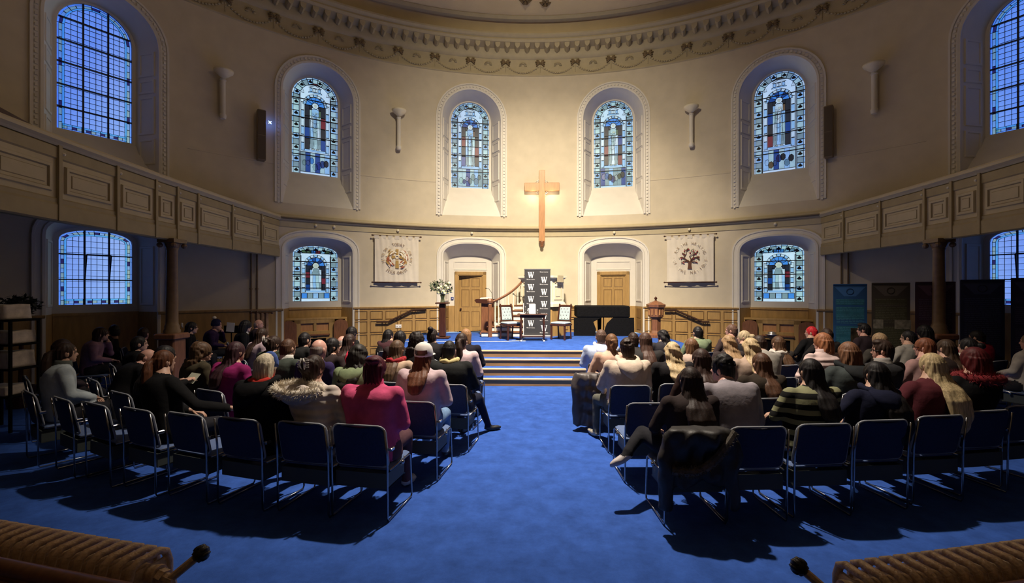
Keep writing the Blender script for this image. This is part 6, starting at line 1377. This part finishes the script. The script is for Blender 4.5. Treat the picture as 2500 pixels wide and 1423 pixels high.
PP = [
# name, head px, head py, X, Y, h, pose, bulk, top, hair style, hair colour, label, extras
('L1', 95, 840, -5.98, 5.16, 1.28, 'lap', 1, (.40, .46, .50), 'pony', DB, 'person in washed denim jacket with hair tied back, at the far left end'),
('L8', 318, 862, -4.18, 4.50, 1.29, 'reach', 1, BK_, 'pony', (.10, .035, .015), 'person in black coat with reddish ponytail stretching out one hand'),
('Lblk', 640, 864, -3.03, 4.22, 1.33, 'lap', 2, BK_, 'bob', (.62, .54, .40), 'person in bulky black coat and red scarf with pale blonde hair and blue headband'),
('L20', 757, 868, -2.42, 4.12, 1.34, 'lap', 1, (.66, .58, .52), 'updo', DB, 'person in cream quilted coat with fur-edged hood and clipped-up hair', dict(kind='puffer')),
('L28', 915, 868, -1.91, 4.06, 1.36, 'lap', 2, (.66, .095, .22), 'red_updo', (.085, .012, .022), 'person in bright pink fleece at the left aisle end', dict(pants=(.10, .05, .06), shoe=(.5, .5, .5))),
('R11', 1680, 893, 0.86, 4.05, 1.28, 'cross', 0, (.035, .025, .025), 'xlong', (.022, .012, .010), 'person in dark T-shirt with very long dark hair and crossed ankle, right aisle', dict(shoe=(.55, .50, .50))),
('R19', 1785, 875, 1.39, 4.11, 1.34, 'lean', 1, (.30, .27, .30), 'curlytop', BLK, 'person in grey-lilac sweater with curly black hair turning left', dict(sk='p', yaw=38)),
('R20', 1965, 872, 1.99, 4.21, 1.33, 'fold', 1, (.26, .26, .15), 'long', BLK, 'person in olive and black striped sweater with straight black hair', dict(kind='stripe')),
('R28', 2115, 878, 2.57, 4.34, 1.29, 'lap', 0, NV, 'xlong', BLK, 'person in dark navy hoodie with long black hair, between striped sweater and blonde'),
('R35', 2250, 858, 3.20, 4.50, 1.34, 'lap', 1, (.10, .022, .03), 'xlong', (.52, .40, .22), 'person in burgundy jacket with very long straight blonde hair'),
('R36', 2408, 848, 3.80, 4.69, 1.36, 'lap', 2, BK_, 'bigbob', (.085, .008, .010), 'person in large black coat with thick dark red hair, far right of the back row'),
('L7', 262, 858, -5.95, 5.88, 1.18, 'lean', 1, BK_, 'crop', DB, 'balding person in black bowing a pink forehead, left block', dict(sk='p', yaw=-25, pitch=-22)),
('L13', 480, 838, -4.94, 5.91, 1.25, 'lap', 1, (.055, .045, .028), 'curly', (.075, .04, .02), 'person in olive-brown coat with curly brown hair and glasses, left block', dict(yaw=-25)),
('L15', 560, 835, -4.05, 5.32, 1.39, 'lap', 2, (.22, .015, .10), 'long', (.04, .015, .02), 'person in magenta knit with long dark hair behind the black coat'),
('L21a', 772, 827, -3.13, 5.50, 1.36, 'lap', 1, (.03, .02, .08), 'crop', (.22, .17, .15), 'bald person in dark purple top, left block', dict(sk='p', hs=1.06)),
('L26', 872, 840, -2.43, 5.02, 1.35, 'lap', 1, (.20, .25, .14), 'wavy', (.018, .015, .012), 'person in pale green hoodie with wavy black hair behind the pink fleece'),
('L33', 1035, 840, -1.66, 4.88, 1.37, 'lap', 1, (.55, .42, .45), 'undercap', (.13, .05, .025), 'person in white baseball cap and pale pink jacket with long auburn hair', dict(pants=(.16, .26, .42))),
('R3', 1530, 828, 0.71, 5.74, 1.34, 'aisle_out', 2, (.58, .47, .38), 'curlytop', DB, 'person in beige hoodie with dark curly hair on the right aisle', dict(pants=(.12, .12, .10), shoe=(.40, .36, .28))),
('R10', 1703, 848, 1.35, 5.01, 1.33, 'lap', 1, (.03, .015, .012), 'xlong', (.035, .016, .012), 'person in dark brown top with long dark brown hair behind the long-haired T-shirt wearer'),
('R18', 1845, 858, 2.04, 5.13, 1.27, 'lap', 1, (.03, .022, .016), 'long', BR, 'person in brown-black top with long mid-brown hair behind the grey-lilac sweater'),
('R25', 2050, 835, 3.16, 5.42, 1.35, 'lap', 2, (.05, .06, .06), 'bigbob', (.16, .075, .04), 'person in dark grey-green jacket with full round brown hair'),
('R26', 2130, 828, 3.67, 5.59, 1.37, 'lap', 1, (.035, .035, .038), 'quiff', DB, 'smiling person with dark quiff and glasses facing left', dict(sk='p', yaw=42)),
('R31', 2235, 822, 4.39, 5.85, 1.37, 'fold', 1, (.32, .19, .18), 'bob', AUB, 'person in mauve knit with auburn hair and glasses', dict(sk='p', yaw=25)),
('R32', 2280, 825, 4.85, 6.11, 1.33, 'lap', 1, (.03, .02, .018), 'long', (.05, .028, .016), 'person in dark top with long dark brown hair beside the auburn-haired knit wearer'),
('R33', 2335, 822, 5.35, 6.34, 1.33, 'lap', 1, (.66, .60, .52), 'bun', BLK, 'person in white hoodie with black hair held by clips', dict(yaw=15)),
('R37', 2493, 812, 7.03, 7.10, 1.30, 'lap', 2, (.42, .39, .36), 'short', (.16, .11, .07), 'person in pale grey sweater cut by the right edge', dict(sk='p', yaw=10)),
('R34', 2385, 805, 7.08, 7.84, 1.30, 'chin', 1, (.28, .012, .035), 'short', BLK, 'short-haired person in crimson velvet resting chin on hand', dict(yaw=5)),
('L3', 195, 800, -8.45, 8.00, 1.27, 'chin', 1, (.26, .15, .20), 'bob', DB, 'person in dusty lilac jumper with dark bob leaning on one hand'),
('L2', 140, 828, -6.93, 5.97, 1.30, 'lap', 0, (.04, .03, .035), 'short', DB, 'person in dark clothing half hidden behind the denim jacket', dict(sk='p', yaw=-15)),
('L9', 375, 845, -4.95, 5.17, 1.30, 'read', 0, BK_, 'long', BLK, 'person in black holding a pale leaflet in raised hands, left block'),
('L18', 692, 828, -3.72, 5.92, 1.34, 'lap', 1, (.05, .06, .05), 'short', BR, 'short-haired person in dark jacket with white collar, left block'),
('L17', 655, 820, -4.31, 6.60, 1.33, 'lap', 1, (.04, .045, .03), 'updo', DB, 'person in dark olive jacket with a pale claw clip in dark hair'),
('L30', 968, 830, -2.23, 5.85, 1.31, 'lap', 0, (.50, .36, .26), 'long', (.09, .05, .028), 'person in pale top and red scarf with long brown hair, left block'),
('L37', 1095, 832, -1.45, 5.74, 1.33, 'aisle', 2, (.016, .017, .017), 'short', BLK, 'person in black leather jacket with yellow patterned scarf near the aisle', dict(pants=(.012, .014, .03))),
('R7', 1635, 832, 1.32, 5.86, 1.31, 'lap', 1, (.018, .016, .018), 'wavy', (.48, .36, .20), 'person in black top with streaked blonde hair behind the beige hoodie', dict()),
('R15', 1820, 822, 2.31, 5.93, 1.36, 'lap', 1, (.38, .28, .22), 'wavy', (.46, .34, .19), 'person in pale top with thick wheat-blonde hair, right block centre'),
('R16', 1868, 820, 2.75, 6.28, 1.34, 'lean', 1, (.28, .26, .23), 'short', DB, 'short dark-haired person in grey sweater leaning forward', dict(yaw=15)),
('R22', 1990, 813, 3.52, 6.44, 1.36, 'lap', 1, (.55, .42, .40), 'bigbob', (.28, .11, .05), 'person in pale pink padded jacket with auburn bob facing left', dict(yaw=30, kind='puffer', sk='p')),
('R27', 2125, 810, 4.99, 7.39, 1.30, 'lap', 1, (.04, .035, .03), 'bob', (.30, .20, .11), 'person with honey-brown hair behind the smiling glasses wearer'),
('L6', 308, 822, -6.74, 7.00, 1.30, 'lap', 0, BK_, 'short', BLK, 'dark-haired person in black seen in profile, left block', dict(yaw=-5)),
('L5', 318, 800, -8.34, 8.95, 1.30, 'lap', 0, BK_, 'short', DB, 'person in black with glasses in shadow, left block', dict(yaw=60, sk='p')),
('L16', 630, 800, -5.15, 7.63, 1.32, 'lap', 1, (.42, .32, .36), 'long', DB, 'person in pale pink top with dark hair, left block', dict()),
('L22', 733, 812, -4.24, 7.40, 1.32, 'lap', 1, (.02, .02, .02), 'short', BLK, 'person in black coat with thick short black hair, left block'),
('L21b', 797, 821, -3.62, 7.9, 1.20, 'lap', 2, (.58, .52, .42), 'crop', (.25, .2, .18), 'bald person in cream sweater, left block', dict(sk='p')),
('L23', 805, 825, -3.34, 6.40, 1.28, 'lap', 0, (.03, .02, .02), 'long', BLK, 'person with long black hair in profile beside the bald heads', dict(yaw=-30)),
('L25', 848, 815, -3.39, 7.13, 1.27, 'lap', 0, (.55, .035, .07), 'long', (.03, .015, .012), 'person in coral red top with long dark hair, left block'),
('L31', 1018, 812, -2.16, 6.70, 1.33, 'lap', 1, (.02, .018, .02), 'curly', (.016, .011, .010), 'person with big dark curls behind the white cap'),
('L35', 1127, 812, -1.49, 6.62, 1.34, 'lap', 1, (.58, .44, .46), 'pony', (.03, .016, .012), 'person in white-pink jacket with dark ponytail near the aisle', dict(pants=(.015, .018, .04))),
('R2', 1490, 813, 0.69, 6.61, 1.34, 'lap', 0, (.62, .40, .30), 'twist', (.15, .07, .03), 'person with bare shoulders and twisted brown hair on the right aisle', dict()),
('R5', 1570, 810, 1.21, 6.73, 1.35, 'lap', 1, (.03, .028, .028), 'long', (.07, .035, .025), 'person in black top with long smooth brown hair, right block'),
('R9', 1680, 823, 1.90, 6.84, 1.26, 'lap', 0, (.45, .34, .28), 'bob', (.16, .08, .04), 'person in pale top with light brown bob, right block'),
('R14', 1768, 815, 2.53, 7.05, 1.29, 'lap', 0, (.04, .03, .03), 'wavy', (.30, .19, .10), 'person with wavy dark-blonde hair, right block'),
('R17', 1885, 818, 3.39, 7.30, 1.25, 'lap', 1, (.03, .025, .022), 'long', (.08, .04, .02), 'person with long brown hair and striped scarf, right block'),
('R23', 2012, 800, 4.78, 8.20, 1.30, 'chin', 0, (.02, .018, .018), 'short', DB, 'dark-haired person in black with hand raised, behind the auburn bob'),
('R29', 2195, 805, 5.77, 7.80, 1.30, 'lap', 1, (.30, .28, .25), 'short', BLK, 'dark-haired person in grey sweater, far side of the right block', dict(yaw=20)),
('L4', 250, 793, -8.99, 9.00, 1.28, 'lap', 0, BK_, 'short', BLK, 'person in black with dim face turned to the hall, left rear', dict(yaw=120, sk='m')),
('L12a', 593, 783, -6.83, 9.88, 1.30, 'lap', 1, BK_, 'bigbob', BLK, 'person in black with bushy dark hair beneath the left gallery'),
('L12b', 617, 779, -7.05, 10.75, 1.30, 'lap', 0, (.04, .03, .04), 'crop', (.25, .2, .2), 'grey-haired person in profile beneath the left gallery', dict(yaw=-20, sk='p')),
('L24', 853, 797, -3.98, 8.72, 1.26, 'lap', 1, (.02, .02, .02), 'bob', BLK, 'person with glossy black bob, front of the left block'),
('L27', 922, 805, -2.98, 8.6, 1.27, 'lap', 2, (.06, .025, .03), 'long', BLK, 'person in maroon-brown coat with fur collar and black hair'),
('L32', 1055, 802, -2.14, 7.76, 1.30, 'lap', 1, (.02, .018, .02), 'topbun', (.022, .014, .012), 'person with dark hair in a high bun, left block'),
('L36', 1138, 802, -1.53, 7.47, 1.33, 'lap', 1, (.016, .014, .022), 'bob', (.28, .15, .07), 'person in dark coat with beige collar and ginger-brown hair on the aisle', dict(pants=(.014, .014, .02))),
('R1', 1465, 803, 0.69, 7.49, 1.33, 'lap', 2, (.52, .60, .78), 'short', (.12, .07, .05), 'person in pale blue hooded top on the right aisle, foremost row', dict(sk='p')),
('R4', 1542, 810, 1.23, 7.57, 1.27, 'lap', 1, (.04, .035, .035), 'short', DB, 'short dark-haired person beyond the smooth brown hair, right block'),
('R6', 1612, 803, 2.02, 8.63, 1.23, 'lap', 0, (.03, .028, .035), 'wavy', BLK, 'person in black with wavy dark hair looking left, right block', dict(yaw=35)),
('R13', 1805, 805, 3.23, 8.06, 1.27, 'lap', 0, (.02, .018, .02), 'bun', (.46, .36, .22), 'person with blonde bun in profile facing left', dict(yaw=42)),
('R21', 1965, 795, 5.00, 9.10, 1.27, 'lap', 0, BK_, 'short', (.55, .02, .03), 'person in black with bright red hair', dict(yaw=30)),
('R30', 2225, 793, 6.60, 8.35, 1.30, 'lap', 1, BK_, 'bigbob', BLK, 'person in black with bushy black hair by the right column'),
('R24', 2085, 788, 5.92, 8.9, 1.30, 'lap', 1, (.03, .02, .025), 'quiff', BLK, 'dark-haired person in profile before the blue exhibition panel', dict(yaw=22, sk='p')),
('L10', 465, 785, -7.72, 9.45, 1.30, 'lap', 1, BK_, 'long', BLK, 'person in black with long black hair and pale clip beneath the left gallery'),
('L11', 515, 780, -7.83, 10.24, 1.31, 'chin', 1, (.035, .018, .06), None, BLK, 'person in navy bobble hat and purple coat with hand over face', dict(yaw=-20, sk='p')),
('L29', 975, 807, -2.57, 7.16, 1.32, 'lap', 0, (.03, .02, .02), 'bob', BLK, 'person with shiny dark bob behind the brown-haired scarf wearer'),
('R8', 1695, 795, 2.69, 8.73, 1.29, 'lap', 1, (.16, .20, .12), 'short', BLK, 'person in sage green hoodie with black hair, foremost in the right block'),
('R12', 1775, 790, 3.32, 8.75, 1.33, 'lap', 1, (.06, .04, .04), 'short', (.13, .07, .05), 'short brown-haired person in profile by the oak panelling', dict(yaw=40, sk='p')),
]
for r in PP:
    k = r[12] if len(r) > 12 else {}
    person(*r[:12], **k)
    X, Y = r[3], r[4]; lab = r[11]
    short = lab.replace('person ', '').split(',')[0]
    chair(X, Y, facing(X, Y), 'blue chair under '+' '.join(lab.split()[:13]))
# extra pieces worn or held
def strands(mb, c, R, r, n, L, seed):
    rn = random.Random(seed)
    for i in range(n):
        t = rn.uniform(0, 1); p, nrm, tan = c(t); a = rn.uniform(0, 2*PI); d = (nrm*math.cos(a)+tan.cross(nrm)*math.sin(a)).normalized(); q = p+d*r; e = q+(d+tan*rn.uniform(-.6, .6)).normalized()*L*rn.uniform(.6, 1.2); s_ = tan*.004
        mb.add([q-s_, q+s_, e], [(0, 1, 2)])
M_fur = mat('cream_fur', (.62, .54, .43), .9, var=.5, vs=30, col2=(.85, .78, .66)); M_hoodin = mat('hood_lining', (.30, .26, .24), .8)
mb = MB()
def furc(t): a = R_(-200+400*t)*.9; a = 2*PI*t; p = Vector((-.06+.215*math.cos(a), -.16+.085*math.sin(a), 1.02+.03*math.sin(a)+.035*math.cos(a)*0)); q = Vector((-.06+.215*math.cos(a+.05), -.16+.085*math.sin(a+.05), 1.02+.03*math.sin(a+.05))); tan = (q-p).normalized(); nrm = tan.orthogonal().normalized(); return p, nrm, tan
mb.tube([furc(i/24)[0] for i in range(25)], [(.042, .040)]*25, 10); strands(mb, furc, 0, .036, 1500, .035, 3)
mb2 = MB(); mb2.ell((-.05, -.17, .97), (.19, .075, .10), 18, 10)
on_body('L20', 'hood', mb2, cloth((.66, .58, .52), 'puffer')); tag(on_body('L20', 'fur_trim', mb, M_fur), 'cream fur trim around the hood')
def clip_(name, m, z=.06):
    mb = MB()
    for s in (-1, 1):
        mb.tube([(s*.012, -.15, z-.05), (s*.03, -.17, z), (s*.01, -.165, z+.05)], [.008, .012, .007], 6)
        for k in range(4): mb.tube([(s*.03, -.168, z-.03+.02*k), (s*.06, -.15, z-.03+.02*k)], .005, 4)
    on_head(name, 'hair_clip', mb, m)
M_clip = mat('pale_clip', (.70, .66, .60), .3); clip_('L20', M_clip, .07); clip_('L17', M_clip, .08); clip_('L10', M_clip, .06)
# baseball cap worn backwards, opening at the back
mb = MB(); mb.lathe([(.102, .0), (.104, .03), (.098, .075), (.075, .115), (.04, .137), (.0, .142)], 24, 0, Matrix.Translation((0, -.012, .012)) @ Matrix.Rotation(R_(8), 4, 'X'))
keep = [i for i, f in enumerate(mb.f) if not (all(mb.v[j][1] < -.085 for j in f) and sum(mb.v[j][2] for j in f)/4 < .065)]; mb.f = [mb.f[i] for i in keep]; mb.m = [0]*len(mb.f)
M_cap = mat('white_cap_cloth', (.74, .70, .66), .8, var=.05, vs=12); cap_o = on_head('L33', 'cap', mb, M_cap)
mb = MB(); mb.tube([(.085*math.sin(t), -.012-.105*math.cos(t), .006+.004) for t in [R_(-60+120*i/8) for i in range(9)]], [(.006, .014)]*9, 8); mb.ell((0, -.012, .155), (.008, .008, .006), 8, 5); mb.prism([(-.07, .0), (.07, .0), (.06, .012), (-.06, .012)], .085, .17); on_head('L33', 'cap_strap_and_peak', mb, M_cap, 'auto')
# bobble hat
mb = MB(); mb.lathe([(.098, -.02), (.104, .0), (.104, .035), (.098, .04), (.092, .08), (.07, .115), (.03, .138), (0, .142)], 24, 0, Matrix.Translation((0, -.012, .01))); on_head('L11', 'knitted_hat', mb, cloth((.015, .015, .05)))
mb = MB(); mb.ell((-.02, -.06, .17), (.042, .042, .040), 12, 8); tag(on_head('L11', 'bobble', mb, M_fur), 'cream fluffy bobble')
# headband, red scarf, cap-side pieces
mb = MB(); mb.tube([(.098*math.sin(t), -.012+.03+.02*math.cos(t), .012+.118*math.cos(t)) for t in [R_(-95+190*i/14) for i in range(15)]], [(.008, .022)]*15, 8); on_head('Lblk', 'headband', mb, cloth((.10, .16, .45)))
scarf('Lblk', cloth((.55, .045, .035))); scarf('L30', cloth((.35, .03, .04))); scarf('L37', cloth((.55, .46, .22))); scarf('R17', cloth((.60, .56, .50)))
for n, c in (('R3', (.58, .47, .38)), ('R33', (.66, .60, .52)), ('R1', (.55, .60, .76)), ('R8', (.18, .23, .14)), ('L26', (.20, .25, .14)), ('R28', NV), ('R25', (.02, .022, .024)), ('Lblk', BK_), ('L17', (.045, .05, .032))): hood(n, cloth(c), 1.15 if n in ('R3', 'Lblk', 'R25') else 1.0)
for n, c in (('L28', (.66, .08, .21)), ('L18', (.68, .66, .62)), ('L36', (.52, .40, .26)), ('R26', (.32, .30, .28)), ('R22', (.55, .42, .40)), ('L27', (.10, .06, .055)), ('L1', (.10, .11, .10)), ('L12a', (.5, .48, .45)), ('R16', (.45, .42, .38)), ('R34', (.25, .01, .03))): collar(n, cloth(c))
for n in ('R26', 'R31', 'L13', 'L5'): glasses(n)
mb = MB(); n_ = 20
for z, r1, r2 in ((.80, .19, .14), (.86, .20, .145), (.92, .21, .145)): pass
mb.lathe([(.180, .62), (.190, .74), (.205, .86), (.214, .92), (.206, .925), (.19, .86)], 24); mb.v = [(x, y*.72-.05, z) for x, y, z in mb.v]; on_body('R2', 'off_shoulder_top', mb, cloth((.06, .035, .045)))
P = HEADS['R36'][0]
mb = MB(); fc = lambda t: ((lambda a: (Vector((.17*math.cos(a), -.06+.15*math.sin(a), 1.03)), Vector((0, 0, 1)), Vector((-math.sin(a), math.cos(a), 0))))(2*PI*t)); mb.tube([fc(i/20)[0] for i in range(21)], [(.05, .05)]*21, 8); strands(mb, fc, 0, .045, 900, .045, 8); tag(on_body('R36', 'fluffy_collar', mb, mat('red_fluff', (.20, .012, .018), .9, var=.4, vs=30)), 'dark red fluffy collar')
# things held
q = HEADS['L9'][0]; mb = MB(); mb.box(-.10, .10, -.004, .004, -.07, .07, 0, Matrix.Rotation(R_(-40), 4, 'X')); 
mw = q.matrix_local @ Matrix.Translation((.02, .44, .86)); tag(obj('leaflet', mb, mat('leaflet_paper', (.60, .62, .48), .7), None, M=mw), 'pale leaflet held up by the person in black, left block', 'leaflet')
# empty chairs that the photograph shows
for X, Y, lab in ((-3.60, 4.35, 'empty blue chair with lit seat between the two black coats, back row left'), (-4.76, 4.68, 'empty blue chair third from the far left end of the back row'), (-5.31, 4.88, 'empty blue chair next to the denim jacket, back row left'), (4.36, 4.90, 'empty blue chair at the far right end of the back row'), (.72, 4.89, 'empty blue chair with pale lit seat at the right aisle, second row'), (-1.50, 4.96+.05, None)):
    if lab: chair(X, Y, facing(X, Y), lab)
mb = MB(); mb.bbox(-.06, .06, -.09, .09, 0, .03, .006); tag(obj('booklet', mb, mat('red_booklet', (.55, .05, .05), .6), None, M=Matrix.Translation((-3.55, 4.20, .285)) @ Matrix.Rotation(R_(18), 4, 'Z')), 'red booklet in the tray of the empty lit chair, back row left', 'book')
# coats hung over chair backs
def draped(name, X, Y, rz, m, label, quilted, seed, wd=.27, z0=.25, ztop=.90):
    rn = random.Random(seed); mb = MB(); rows = 13; n = 24; prev = None
    for j in range(rows+1):
        t = j/rows; z = ztop-(ztop-z0)*t; cur = []
        bulge = (.05+.05*abs(math.sin(t*PI*4.5)) if quilted else .06+.02*math.sin(t*9))
        for i in range(n):
            a = 2*PI*i/n; rx = wd*(.86+.20*t-.1*t*t)*(1+.06*math.sin(i*1.7+j*.9+seed)); ry = bulge+.03+.03*math.sin(i*2.3+j*.6)
            cur.append((rx*math.cos(a), -.30-.045*(1-t)+ry*math.sin(a), z+.03*math.sin(i*1.3+seed)*(t)+.03*abs(math.cos(a))*(-t)))
        if prev: mb.loft(prev, cur, 0, True)
        else: mb.add(cur, [tuple(range(n))])
        prev = cur
    mb.add(prev, [tuple(range(n-1, -1, -1))])
    for s in (-1, 1): mb.tube([(s*wd*.8, -.32, .80), (s*wd*.98, -.35, .6), (s*wd*.9, -.37, z0+.12), (s*wd*.95, -.36, max(.08, z0-.22))], [.05, .064, .060, .048], 10)
    V, F = evald(mb, .018, 4)
    for k in range(len(V)):
        p = Vector(V[k]); q = noise.noise(Vector((p.x*7+seed, p.y*9, p.z*3.5)))*.045+noise.noise(Vector((p.x*16, p.y*16+seed, p.z*8)))*.016
        d = Vector((p.x*.6, p.y+.33, 0)); d = d.normalized() if d.length > 1e-4 else d; V[k] = p+d*q*(1.0 if not quilted else .4)
    mb = MB(); mb.v = [tuple(p) for p in V]; mb.f = F; mb.m = [0]*len(F)
    o = obj(name, mb, m, None, True, M=Matrix.Translation((X, Y, 0)) @ Matrix.Rotation(rz, 4, 'Z')); tag(o, label, 'coat'); 
    return o

draped('coat', .86, 4.05, facing(.86, 4.05), mat('dark_shell_fabric', (.022, .019, .018), .55, var=.3, vs=8, bump=.5, bs=9), 'dark coat with furry hood hung over the right aisle chair of the back row', False, 3, .30, .40, .84)
mb = MB(); fc2 = lambda t: (Vector((-.25+.52*t, -.40-.03*math.sin(PI*t), .52+.30*t-.12*math.sin(PI*t))), Vector((0, 0, 1)), Vector((.8, 0, .5)).normalized())
mb.tube([fc2(i/10)[0] for i in range(11)], .035, 8); strands(mb, fc2, 0, .03, 500, .03, 5)
o = [q for q in C.objects if q.name.startswith('coat')][0]; tag(obj('furry_edging', mb, mat('dark_fur', (.09, .075, .06), .9, var=.4, vs=30), o), 'brown furry hood edging')
draped('quilted_coat', .36, 6.72, facing(.69, 6.61), mat('taupe_quilted_shell', (.085, .07, .066), .5, var=.15, vs=6, bump=.3, bs=10), 'taupe quilted coat hung over the chair of the bare-shouldered person', True, 6, .22, .08, .80)
